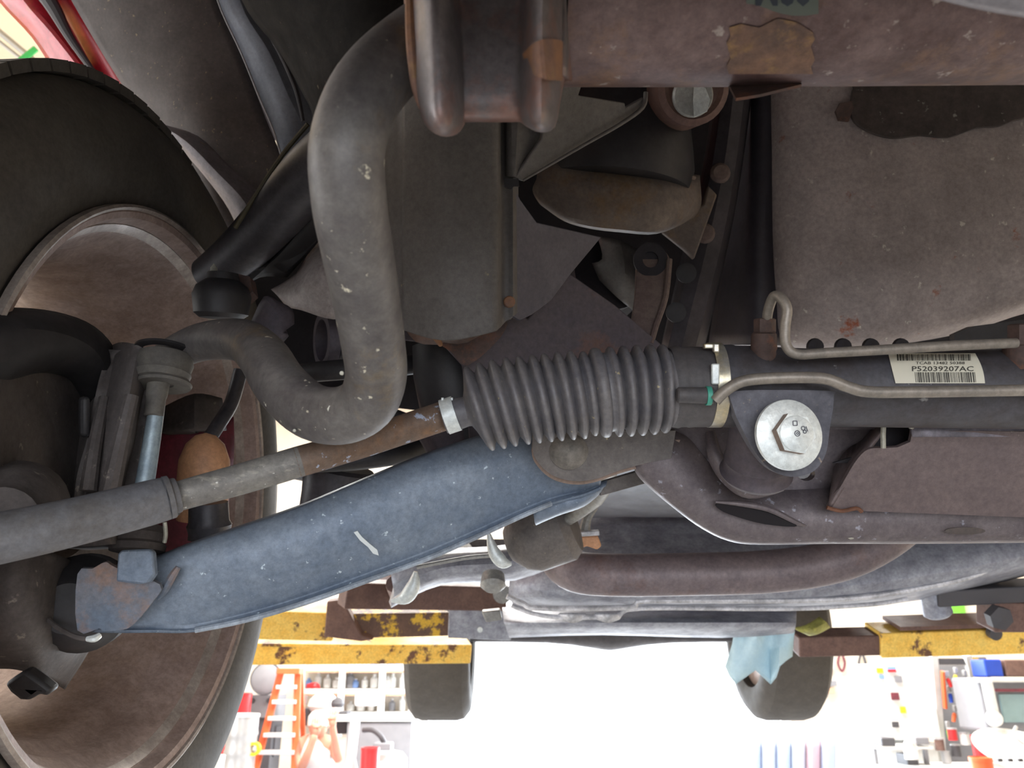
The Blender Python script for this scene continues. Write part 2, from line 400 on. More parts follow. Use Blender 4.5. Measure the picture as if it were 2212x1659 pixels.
obj('arch_cover', loft([[(-90, 690, .50), (10, 682, .53), (110, 688, .57), (190, 715, .61), (238, 770, .64), (246, 840, .66)], [(-90, 730, .475), (0, 720, .50), (100, 722, .54), (175, 745, .58), (215, 790, .61), (225, 850, .64)], [(-90, 840, .47), (-10, 800, .50), (70, 778, .54), (130, 782, .58), (170, 806, .61), (190, 860, .64)], [(-90, 900, .50), (0, 840, .53), (60, 800, .57), (120, 800, .61), (155, 820, .64), (170, 870, .66)]], 4, 4), M['black'], brk, solid=.006, label='black curved cover over the disc')

kn = thing('steering_knuckle', 'dusty cast steering knuckle behind the sway bar link', 'knuckle', P(200, 950, .62))
kb = loft([
    [(215, 770, .66), (255, 740, .625), (310, 752, .61), (350, 800, .66)],
    [(190, 850, .65), (240, 845, .60), (290, 850, .595), (330, 860, .66)],
    [(150, 950, .64), (215, 945, .59), (275, 950, .59), (315, 960, .66)],
    [(130, 1060, .63), (200, 1060, .58), (255, 1050, .58), (295, 1040, .66)],
    [(100, 1180, .62), (180, 1180, .575), (250, 1175, .58), (285, 1170, .66)]], 5, 5)
obj('casting', kb, M['knuckle'], kn, solid=.03)
obj('rib', sweep([P(285, 855, .585), P(262, 950, .575), P(240, 1050, .57), P(215, 1150, .57)], [.005, .006, .007, .008], 10, seg=5), M['knuckle'], kn)
obj('rib', sweep([P(225, 860, .60), P(205, 960, .58), P(190, 1060, .57)], [.004, .005, .006], 10, seg=5), M['knuckle'], kn)
obj('slot', box(P(182, 900, .585), .008, .006, .03, (RT, FW, UP)), M['black'], kn, bevel=.003)
obj('steering_boss', lathe(P(10, 1120, .47), RT * .4 - FW * .9, [(-.05, .03), (-.01, .028), (0, .022), (.012, .020), (.014, .012)], 24), M['knuckle'], kn)
lob = loft([
    [(-80, 1190, .54), (20, 1180, .54), (100, 1190, .56), (170, 1220, .61), (195, 1250, .68)],
    [(-80, 1290, .53), (20, 1280, .53), (90, 1290, .55), (170, 1300, .62), (200, 1320, .68)],
    [(-80, 1380, .54), (20, 1380, .54), (90, 1385, .56), (160, 1395, .61), (200, 1390, .66)],
    [(-80, 1450, .57), (20, 1445, .57), (80, 1460, .58), (115, 1475, .62), (140, 1490, .66)]], 5, 5)
obj('lower_lobe', lob, M['knuckle'], kn, solid=.02)
bj = thing('ball_joint', 'black rubber lower ball joint boot at the arm end', 'ball joint', P(130, 1310, .56))
ax = (P(60, 1340, .50) - P(190, 1290, .60)).normalized()
obj('boot', lathe(P(185, 1300, .605), ax, [(-.012, .032), (-.004, .036), (.004, .034), (.010, .036), (.018, .031), (.026, .028), (.034, .018)], 32), M['black'], bj)
obj('retaining_ring', sweep([P(90, 1325, .57), P(120, 1352, .555), P(160, 1374, .548), P(190, 1380, .548)], .0018, 8, seg=6), M['knuckle'], bj, label='dull wire retaining ring')
obj('ring_end', sweep([P(188, 1380, .547), P(204, 1379, .547), P(216, 1372, .550)], [.0018, .0026, .0020], 8, seg=4), M['galv'], bj)
cl = []
rr = random.Random(3)
clump = [(8, 1478), (30, 1462), (52, 1448), (72, 1462), (92, 1476), (112, 1492), (100, 1506), (82, 1500), (64, 1514), (40, 1512), (22, 1498)]
obj('torn_seal', plate(clump, flatd(.555), .012), M['black'], kn, bevel=.003, label='ragged black rubber scrap under the knuckle')

cap_ = thing('brake_caliper', 'dull red caliper deep inside the front wheel', 'caliper', P(370, 980, .83))
obj('body', loft([[(310, 935, .84), (370, 925, .82), (430, 930, .82), (505, 900, .86)], [(310, 1000, .83), (370, 1000, .81), (430, 1000, .81), (505, 990, .85)], [(310, 1110, .84), (370, 1110, .82), (430, 1120, .82), (490, 1120, .86)], [(330, 1200, .85), (370, 1200, .83), (430, 1200, .83), (480, 1200, .86)]], 4, 4), M['reddull'], cap_, solid=.02)
obj('upper_bridge', loft([[(350, 880, .82), (420, 850, .80), (480, 860, .83)], [(345, 935, .81), (420, 925, .79), (490, 930, .83)]], 4, 4), M['knuckle'], cap_, solid=.02)
obj('brake_hose', sweep([P(520, 800, .80), P(500, 870, .79), P(470, 920, .77), P(450, 950, .76)], .007, 12, seg=5), M['blackmetal'], cap_)
tb_ = thing('bump_stop', 'tan egg-shaped rubber stop with black collar beside the link rod', 'bump stop', P(440, 1060, .76))
obj('rubber_tip', lathe(P(436, 1110, .74), UP + RT * .05, [(-.005, .022), (.01, .0225), (.03, .0235), (.05, .0225), (.065, .017), (.073, .009), (.0755, 0)], 32), M['tan'], tb_, label='tan rubber tip')
obj('collar', lathe(P(452, 1135, .70), -UP + RT * .03, [(-.02, .0165), (-.004, .017), (.0, .019), (.006, .0175), (.011, .018), (.012, .010)], 28), M['blackmetal'], tb_)
obj('stem', lathe(P(452, 1158, .70), -UP, [(-.004, .012), (.02, .013), (.03, .012)], 24), M['tierod'], tb_)

# ------------------------------------------------------------------ tie rod
tr = thing('tie_rod', 'grey rusty tie rod running from bellows to front wheel', 'tie rod', P(520, 1040, .51))
obj('rod', sweep([P(352, 1082, .50), P(420, 1062, .508), P(520, 1035, .52), P(650, 996, .533)], [.0092, .0096, .0102, .0104], 24, seg=5), M['tierod'], tr)
obj('inner_rod', sweep([P(640, 999, .532), P(780, 958, .547), P(870, 928, .555), P(975, 893, .566)], [.0104, .0102, .0104, .0106], 24, seg=5), M['tierust'], tr, label='rusty inner length of rod')
obj('sleeve', sweep([P(374, 1072, .498), P(340, 1082, .494), P(200, 1118, .468), P(60, 1150, .445), P(-90, 1180, .425)], [.0122, .0138, .0140, .0142, .0144], 28, seg=4), M['sleeve'], tr)
obj('jam_shoulder', lathe(P(385, 1069, .50), (P(300, 1092, .488) - P(385, 1069, .50)), [(0, .0108), (.001, .0112), (.003, .0112), (.004, .0135), (.007, .0137)], 28), M['sleeve'], tr)

# ------------------------------------------------------------------ sway bar and link
sb = thing('sway_bar', 'thick dusty grey sway bar bent in an S in front', 'sway bar', P(760, 600, .40))
pts = [(1090, 20, .385), (990, 40, .38), (880, 108, .375), (795, 195, .362), (752, 310, .352), (754, 430, .357), (772, 540, .375), (790, 640, .398), (806, 740, .42), (812, 815, .438), (790, 872, .45), (735, 898, .46), (668, 886, .475), (608, 832, .50), (570, 772, .54), (530, 738, .58), (478, 733, .61), (425, 742, .63), (372, 766, .645), (340, 788, .65)]
rad = [.0168] * 15 + [.0160, .0155, .0148, .0135, .012]
obj('bar', sweep([P(*p) for p in pts], rad, 36, seg=6), M['bar'], sb)
pf, _ = flatd(.63)
for a_, b_, d_, r_ in ((586, 862, .480, .0030), (596, 880, .476, .0026), (602, 896, .472, .0018), (578, 874, .480, .0016), (716, 884, .443, .0026), (728, 880, .442, .0018), (560, 830, .497, .0014), (636, 930, .458, .0010), (705, 925, .446, .0012), (738, 806, .418, .0012)):
    obj('paint_chip', lathe(P(a_, b_, d_), -FW + RT * .1, [(-.002, r_), (.0004, r_ * .9), (.0006, 0)], 7), M['galvdull'], sb, label='pale paint chip')
lk = thing('sway_bar_link', 'sway bar link with rubber bushing cup and pale blue rod', 'sway bar link', P(340, 900, .62))
A = (P(308, 1075, .585) - P(352, 800, .62)).normalized()
obj('bushing_cup', lathe(P(357, 775, .62), A, [(-.004, .012), (-.002, .0200), (.004, .0215), (.010, .0200), (.013, .0208), (.018, .0185), (.020, .012)], 36), M['bush'], lk)
obj('washer', lathe(P(358, 808, .618), A, [(.004, .007), (.0045, .018), (.008, .0205), (.010, .0195), (.009, .007)], 36, closed=True), M['bush'], lk)
obj('retainer_edge', lathe(P(352, 772, .62), A, [(-.008, .016), (-.007, .0215), (-.005, .0218), (-.004, .016)], 36, closed=True), M['black'], lk)
obj('sleeve', lathe(P(344, 818, .616), A, [(-.002, .0085), (.014, .0078), (.016, .0072), (.03, .0072), (.031, .006)], 24), M['bush'], lk)
obj('rod', sweep([P(340, 870, .61), P(325, 970, .60), P(306, 1085, .59), P(300, 1120, .588)], [.0058, .0064, .0070, .0070], 20, seg=4), M['link'], lk, label='pale blue plated rod')
obj('lower_nut', lathe(P(300, 1165, .60), A, [(-.01, .016), (-.004, .019), (.002, .018), (.004, .020), (.009, .0195), (.010, .014)], 28), M['knuckle'], lk)
obj('brake_line', sweep([P(356, 1128, .59), P(358, 1155, .59), P(355, 1172, .59)], .0016, 8, seg=4), M['galvdull'], lk)

# ------------------------------------------------------------------ control arm
ca = thing('lower_control_arm', 'wide blue-grey pressed steel lower control arm', 'control arm', P(700, 1180, .62))
st = [(168, 1242, 170, 1356, .575), (205, 1233, 205, 1360, .575), (262, 1218, 258, 1362, .578), (330, 1204, 330, 1362, .583), (420, 1170, 420, 1362, .59), (520, 1136, 530, 1340, .60), (640, 1095, 660, 1302, .61), (780, 1037, 800, 1252, .625), (900, 988, 920, 1208, .638), (1010, 950, 1030, 1160, .65), (1100, 925, 1120, 1118, .66), (1190, 925, 1190, 1088, .668), (1260, 960, 1260, 1068, .675), (1302, 1020, 1296, 1052, .685)]
rows = []
for (x0, y0, x1, y1, d) in st:
    L_ = lambda t: (x0 + (x1 - x0) * t, y0 + (y1 - y0) * t)
    fl = min(1, max(0, (x0 - 300) / 250)) 
    rows.append([L_(-.01) + (d + .045,), L_(0) + (d + .012,), L_(.06) + (d + .002,), L_(.3) + (d - .006 * fl,), L_(.6) + (d - .005 * fl,), L_(.88) + (d + .004 * fl,), L_(.93) + (d + .006 * fl,), L_(.97) + (d + .002,), L_(1.0) + (d + .004,), L_(1.01) + (d + .05,)])
obj('stamping', loft(rows, 3, 5), M['arm'], ca, solid=.003, sharp=60)
ag = plane3((170, 1240, .555), (170, 1360, .556), (330, 1280, .561))
obj('weld_plate', plate(cr([(167, 1240), (200, 1228), (228, 1214), (250, 1226), (345, 1262), (330, 1300), (285, 1352), (256, 1362), (222, 1364), (214, 1358), (167, 1362)], 3, True), ag, .004), M['armend'], ca, bevel=.0015, label='scuffed rusty end of the arm')
obj('tab', plate([(254, 1196), (262, 1188), (322, 1186), (330, 1192), (334, 1240), (322, 1258), (300, 1262), (250, 1256)], plane3((254, 1190, .553), (254, 1256, .549), (330, 1190, .555)), .008), M['arm'], ca, bevel=.002)
obj('weld_bead', sweep([P(385, 1225, .574), P(372, 1245, .572), P(355, 1275, .571), P(340, 1292, .570)], [.002, .003, .003, .002], 8, seg=4), M['armend'], ca)
obj('paint_scrape', plate([(764, 1150), (772, 1147), (782, 1160), (800, 1176), (815, 1188), (818, 1200), (806, 1196), (795, 1182), (778, 1168)], plane3((764, 1150, .606), (818, 1200, .609), (800, 1150, .608)), .0015), plain('bare_primer', (215, 222, 222), .7), ca, label='pale scrape in the paint')
obj('rear_lobe', loft([[(1150, 1088, .70), (1200, 1058, .69), (1260, 1048, .69), (1312, 1036, .70)], [(1152, 1108, .69), (1205, 1088, .68), (1260, 1074, .68), (1306, 1050, .69)], [(1156, 1132, .70), (1205, 1112, .69), (1262, 1092, .69), (1300, 1062, .70)], [(1160, 1134, .74), (1205, 1114, .73), (1262, 1094, .73), (1300, 1064, .74)]], 4, 4), M['arm'], ca, solid=.003)
obj('flange_edge', sweep([P(x1 + 1, y1 - 1, d + .001) for (x0, y0, x1, y1, d) in st[4:12]], .0022, 8, seg=4), mat('lit_edge', (170, 182, 196), .45, .2), ca, label='lower edge painted pale as if lit')  # bright strip: light along the lower edge put into the colour
# bracket that holds the arm's inner end
ab = thing('arm_pivot_bracket', 'brown-grey bracket plate with round bolt under the bellows', 'bracket', P(1290, 1000, .63))
ol = cr([(1150, 968), (1156, 990), (1180, 1018), (1210, 1034), (1250, 1040), (1290, 1034), (1340, 1016), (1400, 1000), (1450, 990)], 4) + [(1460, 930), (1150, 930)]
obj('plate', plate(ol, plane3((1150, 970, .625), (1450, 970, .625), (1250, 1040, .628)), .006), M['armdark'], ab, bevel=.0015)
ol2 = [(x - 2, y + 7) for x, y in ol[:-2]] + [(1470, 950), (1150, 950)]
obj('lower_leaf', plate(ol2, plane3((1150, 970, .635), (1450, 970, .635), (1250, 1040, .638)), .004), M['hexside'], ab, bevel=.001)
obj('tail', plate([(1300, 1040), (1380, 1016), (1470, 992), (1480, 1030), (1390, 1046), (1296, 1072)], flatd(.70), .006), M['armdark'], ab, bevel=.001)
obj('bolt_head', lathe(P(1228, 972, .628), -FW + UP * .1, [(0, .0155), (.003, .0155), (.006, .013), (.009, .0085), (.010, 0)], 32), mat('worn_bolt_head', (150, 144, 136), .5, .3), ab)

# ------------------------------------------------------------------ steering rack
rk = thing('steering_rack', 'steering rack with black ribbed bellows and barcode label', 'steering rack', P(1500, 840, .57))
cx = [(965, 900), (1000, 892), (1030, 884), (1100, 868), (1200, 857), (1300, 848), (1400, 842), (1500, 836)]
def axisat(x):
    for (a, b), (c, d) in zip(cx, cx[1:]):
        if a <= x <= c: return b + (d - b) * (x - a) / (c - a)
    return cx[-1][1]
prof = [(1002, .0098), (1010, .0106), (1016, .0150), (1022, .0215)]
crests = [(1036, .0308), (1062, .0314), (1088, .0315), (1117, .0315), (1143, .0314), (1170, .0314), (1194, .0314), (1221, .0314), (1247, .0314), (1272, .0300), (1297, .0318), (1327, .0318), (1354, .0320), (1381, .0320), (1408, .0318), (1433, .0312)]
for q, (c_, r) in enumerate(crests):
    w_ = 5.5 if q != 10 else 9
    if q: prof.append(((c_ + crests[q - 1][0]) / 2, .0252 if q not in (10, 11) else .0280))
    prof += [(c_ - w_ - 4, r - .0040), (c_ - w_, r - .0010), (c_ - w_ * .4, r), (c_ + w_ * .4, r), (c_ + w_, r - .0010), (c_ + w_ + 4, r - .0040)]
prof += [(1446, .0270), (1452, .0266)]
x = 1440
def bellow(prof, n=48, dfun=lambda x: .562):
    V, F = [], []; ps = []
    for X_, r in prof: ps.append(P(X_, axisat(X_), dfun(X_)))
    for i, (X_, r) in enumerate(prof):
        a = P(X_ - 30, axisat(max(965, X_ - 30)), dfun(X_ - 30)); b = P(X_ + 30, axisat(min(1500, X_ + 30)), dfun(X_ + 30))
        tt = min(1, max(0, (X_ - 1030) / 400)); t = (b - a).normalized() if X_ < 1005 else (RT + UP * (.33 - .29 * tt)).normalized()
        u = (UP - t * UP.dot(t)).normalized(); w = t.cross(u)
        for k in range(n):
            th = 2 * math.pi * k / n
            V.append(ps[i] + (u * math.cos(th) + w * math.sin(th)) * r)
    for i in range(len(prof) - 1):
        for k in range(n):
            k2 = (k + 1) % n; F.append((i * n + k, i * n + k2, (i + 1) * n + k2, (i + 1) * n + k))
    return V, F
dfb = lambda x: .556 + (x - 1000) * .00001
obj('bellows', bellow(prof, 56, dfb), M['boot'], rk, sharp=75, label='black ribbed rubber bellows')
nk = [(x + 4, .0255), (x + 10, .0262), (x + 24, .0270), (x + 30, .0262), (x + 44, .0262), (x + 48, .0266), (x + 58, .0262), (x + 70, .0262), (x + 84, .0262), (1535, .0264)]
obj('bellows_neck', sweep([P(1440 + (xx - x - 10) * 95 / (1525 - x) if False else xx, 836, .562) for xx, r in nk], [r + .0022 for xx, r in nk], 44), M['bootneck'], rk, sharp=60)
c0 = P(1541, 832, .562)
obj('large_clamp', lathe(c0, RT, [(-.0042, .0292), (-.0042, .0300), (.0042, .0300), (.0042, .0292)], 56, closed=True), M['goldclamp'], rk, label='shiny gold clamp band')
obj('clamp_ear', join(box(P(1532, 748, .545), .008, .006, .0035, (RT, FW, UP)), box(P(1546, 752, .542), .004, .005, .006, (RT, FW, UP))), M['goldclamp'], rk, bevel=.0008)
obj('clamp_buckle', box(P(1545, 808, .533), .0055, .003, .014, (RT, FW, UP)), M['galv'], rk, bevel=.001)
ra = (P(1010, 886, .556) - P(960, 903, .556)).normalized()
obj('small_clamp', lathe(P(973, 897, .556), ra, [(-.0045, .0118), (-.0045, .0126), (.0045, .0126), (.0045, .0118)], 32, closed=True), M['galv'], rk)
for dx in (-1, 1):
    obj('clamp_tang', box(P(966 + dx * 10, 868, .553), .0018, .003, .006, (RT, FW, UP)), M['galv'], rk, bevel=.0004)
obj('boot_throat', sweep([P(958, 903, .556), P(985, 895, .556), P(1010, 888, .556)], [.0112, .0112, .0104], 28), M['boot'], rk)
# housing
obj('housing', sweep([P(1545, 834, .566), P(1620, 834, .566), P(1800, 838, .566), P(2050, 840, .566), P(2330, 842, .566), P(3000, 842, .566)], [.0285, .0285, .0275, .0280, .0280, .0280], 48, seg=3), M['rack'], rk)
obj('housing_shoulder', lathe(P(1548, 834, .566), RT, [(0, .026), (.001, .0292), (.010, .0296), (.013, .0288), (.03, .0287)], 48), M['rack'], rk)
obj('ear', plate(cr([(1572, 846), (1640, 842), (1790, 844), (1802, 852)], 3) + cr([(1800, 880), (1792, 930), (1784, 980), (1758, 1018), (1708, 1030), (1662, 1012), (1624, 965), (1590, 900)], 4), plane3((1570, 850, .530), (1800, 850, .530), (1700, 1020, .531)), .012), M['ear'], rk, bevel=.002)
bc = P(1700, 940, .522)
bax = (-FW + RT * .17 + UP * .15).normalized()
bt = thing('mounting_bolt', 'big shiny flanged hex bolt holding the rack ear', 'bolt', bc)
obj('shank', lathe(bc - bax * .03, bax, [(0, .009), (.03, .009)], 24), M['galvdull'], bt)
obj('flange', lathe(bc, bax, [(-.0005, .0215), (.001, .0232), (.0035, .0230), (.0052, .0195), (.0058, .014)], 56), M['galv'], bt)
hx = hexa(bc + bax * .0050, bax, .0152, .0072)
obj('hex_head', lathe(bc + bax * .005, bax, [(0, .0138), (.0068, .0138)], 6, phase=.35 - .23), M['hexside'], bt, smooth=False, label='tan-stained flanks of the hex head')
obj('hex_cap', join(lathe(bc + bax * .0114, bax, [(0, .0136), (.0006, .0137), (.0007, .0)], 6, phase=.35 - .23), lathe(bc + bax * .0121, bax, [(0, .0117), (.0004, .0116), (.0009, .0108), (.0009, .0)], 36)), M['galv'], bt)
sa = (RT - bax * RT.dot(bax)).normalized(); su = sa.cross(bax) * -1
if su.dot(UP) < 0: su = -su
top = bc + bax * .0131
def ring(c, r, w, n=20):
    return lathe(c, bax, [(-.0003, r - w), (.0003, r - w), (.0003, r), (-.0003, r)], n, closed=True)
obj('centre_mark', join(ring(top, .0020, .0005), ring(top + sa * .0001, .0009, .0004)), M['ear'], bt)
def sq(c, s, w, a, b):
    return join(*[bar(c + a * s * i + b * s * j, c + a * s * k + b * s * l, w, .0006, bax) for i, j, k, l in ((-1, -1, 1, -1), (1, -1, 1, 1), (1, 1, -1, 1), (-1, 1, -1, -1))])
obj('stamped_square', sq(top + su * .0065 - sa * .0012, .0014, .0005, sa, su), M['ear'], bt, smooth=False)
obj('stamped_numeral', join(ring(top + su * .0034 + sa * .0042, .0015, .0005), ring(top + su * .0012 + sa * .0052, .0013, .0005), bar(top + su * .0046 + sa * .0062, top + su * .0014 + sa * .0072, .0005, .0006, bax)), M['ear'], bt)
obj('ear_bushing', lathe(P(1640, 970, .575), UP * -.62 + RT * .02 + FW * .35, [(-.03, .0225), (.006, .0230), (.009, .0242), (.012, .0230), (.017, .0240), (.020, .0262), (.023, .0245), (.026, .019)], 40), M['gusset'], rk)
# label on the housing
def oncyl(px, py, lift=.0003):
    c = P(px, 840, .566); r = .0281 + lift
    D = (P(px, py, 1) - EYE); D = D.normalized(); ax_ = RT
    oc = EYE - c; Dp = D - ax_ * D.dot(ax_); op = oc - ax_ * oc.dot(ax_)
    a = Dp.dot(Dp); b = 2 * op.dot(Dp); cc = op.dot(op) - r * r; disc = max(0, b * b - 4 * a * cc)
    return EYE + D * ((-b - math.sqrt(disc)) / (2 * a))
def cylpatch(x0, x1, y0, y1, sk0, sk1, lift, ny=10, nx=6):
    V, F = [], []
    for j in range(ny + 1):
        y = y0 + (y1 - y0) * j / ny; t = (y - 762) / 68
        for i in range(nx + 1):
            bg_ = 5 * math.sin(math.pi * min(1, max(0, t))) if x1 - x0 > 100 else 0; xa = x0 + sk0 * t; xb = x1 + sk1 * t + bg_; V.append(oncyl(xa + (xb - xa) * i / nx, y, lift))
    for j in range(ny):
        for i in range(nx):
            a = j * (nx + 1) + i; F.append((a, a + 1, a + nx + 2, a + nx + 1))
    return V, F
lab = obj('part_label', cylpatch(1918, 2106, 763, 828, 17, 22, .0004), M['label'], rk, label='cream paper label with barcodes and part number')
bars = []; x_ = 1937; r5 = random.Random(11)
while x_ < 2096:
    w = r5.choice((1.2, 1.2, 2.2, 3)); bars.append(cylpatch(x_, x_ + w, 765, 779, 6, 6, .0006, 3, 1)); x_ += w + r5.choice((1.2, 1.6, 2.4))
x_ = 1971
while x_ < 2100:
    w = r5.choice((1.2, 1.2, 2.2, 3)); bars.append(cylpatch(x_, x_ + w, 804, 826, 8, 8, .0006, 4, 1)); x_ += w + r5.choice((1.2, 1.6, 2.4))
o = obj('barcode', join(*bars), M['ink'], lab, smooth=False); o['kind'] = 'stuff'
def text_geo(s, x0, x1, y0, y1, fn, bold=0):
    cu = bpy.data.curves.new('t', 'FONT'); cu.body = s; cu.size = 1; cu.resolution_u = 2; cu.offset = bold
    to = bpy.data.objects.new('t', cu); COL.objects.link(to)
    dg = bpy.context.evaluated_depsgraph_get(); me = to.evaluated_get(dg).to_mesh()
    vs = [v.co.copy() for v in me.vertices]; fs = [tuple(p.vertices) for p in me.polygons]
    to.evaluated_get(dg).to_mesh_clear(); bpy.data.objects.remove(to); bpy.data.curves.remove(cu)
    ax0, ax1 = min(v.x for v in vs), max(v.x for v in vs); ay0, ay1 = min(v.y for v in vs), max(v.y for v in vs)
    return [fn(x0 + (v.x - ax0) / (ax1 - ax0) * (x1 - x0), y1 + (v.y - ay0) / (ay1 - ay0) * (y0 - y1)) for v in vs], fs
obj('part_number', text_geo('P52039207AC', 1970, 2103, 791, 802, lambda a, b: oncyl(a, b, .0006), .012), M['ink'], lab, smooth=False)
obj('serial_line', text_geo('TCAB 13482 50388', 1978, 2084, 781, 787, lambda a, b: oncyl(a, b, .0006), .01), M['ink'], lab, smooth=False)

hl = thing('upper_fluid_line', 'thin grey steel line looping up from the fitting above the rack', 'fluid line', P(1800, 760, .53))
obj('pipe', sweep([P(1655, 705, .548), P(1660, 668, .540), P(1672, 640, .530), P(1688, 645, .524), P(1700, 668, .521), P(1696, 705, .521), P(1698, 745, .521), P(1722, 765, .521), P(1790, 762, .522), P(1900, 756, .524), P(2050, 747, .528), P(2195, 741, .533)], [.0034] * 12, 16, seg=6), M['line'], hl)
ft = thing('pipe_fitting', 'rusty brown fitting nut on top of the rack left of the loop', 'fitting', P(1648, 720, .552), group=None)
obj('nut', lathe(P(1652, 688, .548), -UP, [(0, .0062), (.0008, .0074), (.009, .0074), (.010, .0066)], 6), M['rustfit'], ft, smooth=False)
obj('seat', lathe(P(1650, 716, .552), -UP, [(0, .0068), (.002, .0085), (.012, .0090), (.014, .0082), (.022, .0088), (.026, .010)], 20), M['rustfit'], ft)
ft2 = thing('pipe_fitting', 'rusty fitting nut at the right frame edge above the rack', 'fitting', P(2205, 720, .55))
obj('nut', lathe(P(2208, 700, .548), -UP, [(0, .0075), (.001, .0092), (.014, .0092), (.015, .008)], 6), M['rustfit'], ft2, smooth=False)
obj('seat', lathe(P(2208, 742, .552), -UP, [(0, .0085), (.002, .0120), (.010, .0125), (.018, .0130)], 20), M['rustfit'], ft2)
h2 = thing('lower_fluid_line', 'grey steel line crossing the rack below the barcode label', 'fluid line', P(1900, 845, .52))
obj('pipe', sweep([P(1545, 866, .522), P(1570, 842, .520), P(1612, 822, .518), P(1700, 816, .517), P(1780, 818, .517), P(1826, 834, .517), P(1872, 846, .517), P(1960, 847, .517), P(2100, 845, .517), P(2330, 842, .517), P(3000, 840, .517)], [.0038] * 11, 16, seg=6), M['line'], h2)
obj('rubber_stub', lathe(P(1462, 853, .528), RT - UP * .02, [(0, .0042), (.001, .0052), (.024, .0056), (.0245, .005)], 20), M['bootneck'], h2)
obj('clip', lathe(P(1530, 855, .528), RT, [(-.0016, .0056), (-.0016, .0064), (.0016, .0064), (.0016, .0056)], 24, closed=True), M['green'], h2, label='teal clip ring')

# ------------------------------------------------------------------ crossmember and skid plate
xm = thing('rear_crossmember', 'curved grey-brown steel crossmember below the rack', 'crossmember', P(1800, 1060, .64))
C_ = [(1392, 948), (1378, 990), (1385, 1020), (1420, 1055), (1470, 1096), (1520, 1132), (1575, 1158), (1640, 1166), (1800, 1164), (2000, 1164), (2330, 1160), (3000, 1150)]
low = cr(C_, 4)
upc = cr([(1400, 930), (1440, 934), (1480, 950), (1510, 985), (1530, 1010), (1560, 1040), (1620, 1060), (1700, 1066), (1820, 1060), (2000, 1050), (2330, 1045), (3000, 1035)], 4)
mid = [(a[0] * .45 + b[0] * .55, a[1] * .45 + b[1] * .55) for a, b in zip(low, upc)]
V, F = [], []
rows3 = []
for (l, m_, u) in zip(low, mid, upc):
    rows3.append([P(u[0], u[1], .66), P(u[0] * .95 + m_[0] * .05, u[1] * .95 + m_[1] * .05, .640), P(m_[0], m_[1], .632), P(l[0] * .75 + m_[0] * .25, l[1] * .75 + m_[1] * .25, .632), P(l[0] * .92 + m_[0] * .08, l[1] * .92 + m_[1] * .08, .636), P(l[0], l[1], .650), P(l[0], l[1] - 4, .70)])
w = len(rows3[0])
V = [v for r in rows3 for v in r]
F = [(i * w + j, i * w + j + 1, (i + 1) * w + j + 1, (i + 1) * w + j) for i in range(len(rows3) - 1) for j in range(w - 1)]
obj('lower_beam', (V, F), M['fray'], xm, solid=-.004, sharp=70)
obj('web', plate([(1395, 940), (1440, 915), (1560, 905), (3000, 905), (3000, 1080), (1700, 1080), (1560, 1058), (1500, 1010)], plane3((1400, 950, .645), (2200, 950, .640), (1800, 1080, .645)), .01, holes=[circ(1742, 1024, 19, 15, 14)]), M['fray'], xm)
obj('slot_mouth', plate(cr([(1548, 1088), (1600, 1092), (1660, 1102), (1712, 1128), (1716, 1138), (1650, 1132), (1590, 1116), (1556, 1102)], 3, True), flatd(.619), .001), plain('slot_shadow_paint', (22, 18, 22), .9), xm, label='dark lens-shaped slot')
obj('slot_lip', sweep([P(1546, 1084, .618), P(1600, 1088, .617), P(1660, 1099, .617), P(1716, 1126, .619), P(1740, 1136, .624)], [.001, .0022, .0026, .002, .001], 8, seg=4), M['fray'], xm)
obj('bushing_fold', sweep([P(1535, 935, .63), P(1545, 985, .62), P(1575, 1030, .615), P(1620, 1058, .61), P(1690, 1050, .61)], [.004, .006, .007, .007, .004], 12, seg=5), M['fray'], xm)
for k in range(9):
    obj('weld_spatter', lathe(P(1760 + k * 13 + random.uniform(-4, 4), 1152 + random.uniform(-4, 5), .632), -FW, [(-.002, .003), (.001, .0035), (.002, 0)], 10), M['galvdull'], xm, label='pale weld spatter') if k < 8 else None
obj('dimple', plate(circ(2085, 1147, 44, 8, 20), flatd(.622), .001), M['pandark'], xm, label='dark oval drain dimple')
# rack cradle shelf behind the rack
obj('shelf', plate([(1700, 905), (3000, 905), (3000, 925), (1740, 928)], flatd(.62), .02), M['fray'], xm)
sk = thing('skid_plate', 'smooth brown folded skid plate at lower right', 'skid plate', P(2050, 1000, .60))
face_o = [(1788, 1096)] + cr([(1800, 1078), (1820, 1044), (1846, 1000), (1868, 975), (1888, 968), (1912, 968)], 3) + [(1940, 966)] + cr([(1966, 955), (1970, 935), (1968, 915)], 3) + [(1975, 930), (3000, 938), (3000, 1146), (2330, 1122), (1862, 1104), (1850, 1098), (1820, 1102)]
obj('face', plate(face_o, plane3((1800, 1090, .608), (2330, 1110, .606), (1960, 932, .592)), .004), M['skid'], sk, bevel=.001)
obj('upper_flange', loft([[(1966, 896, .612), (1968, 912, .596), (1970, 928, .5915), (1972, 944, .5915)], [(2100, 894, .612), (2100, 910, .596), (2100, 928, .5915), (2100, 944, .5915)], [(2330, 892, .612), (2330, 908, .596), (2330, 930, .5915), (2330, 944, .5915)], [(3000, 888, .612), (3000, 906, .596), (3000, 936, .5915), (3000, 948, .5915)]], 3, 2), mat('skid_flange_lit', (138, 134, 144), .45, .3), sk, solid=.003)  # lighter bluish tone: front light on the flange put into its colour
obj('hook_tab', sweep([P(1908, 968, .588), P(1908, 930, .587), P(1912, 910, .587), P(1930, 899, .587), P(1952, 898, .587), P(1966, 908, .587), P(1969, 925, .588)], .0019, 8, seg=5), M['galvdull'], sk)
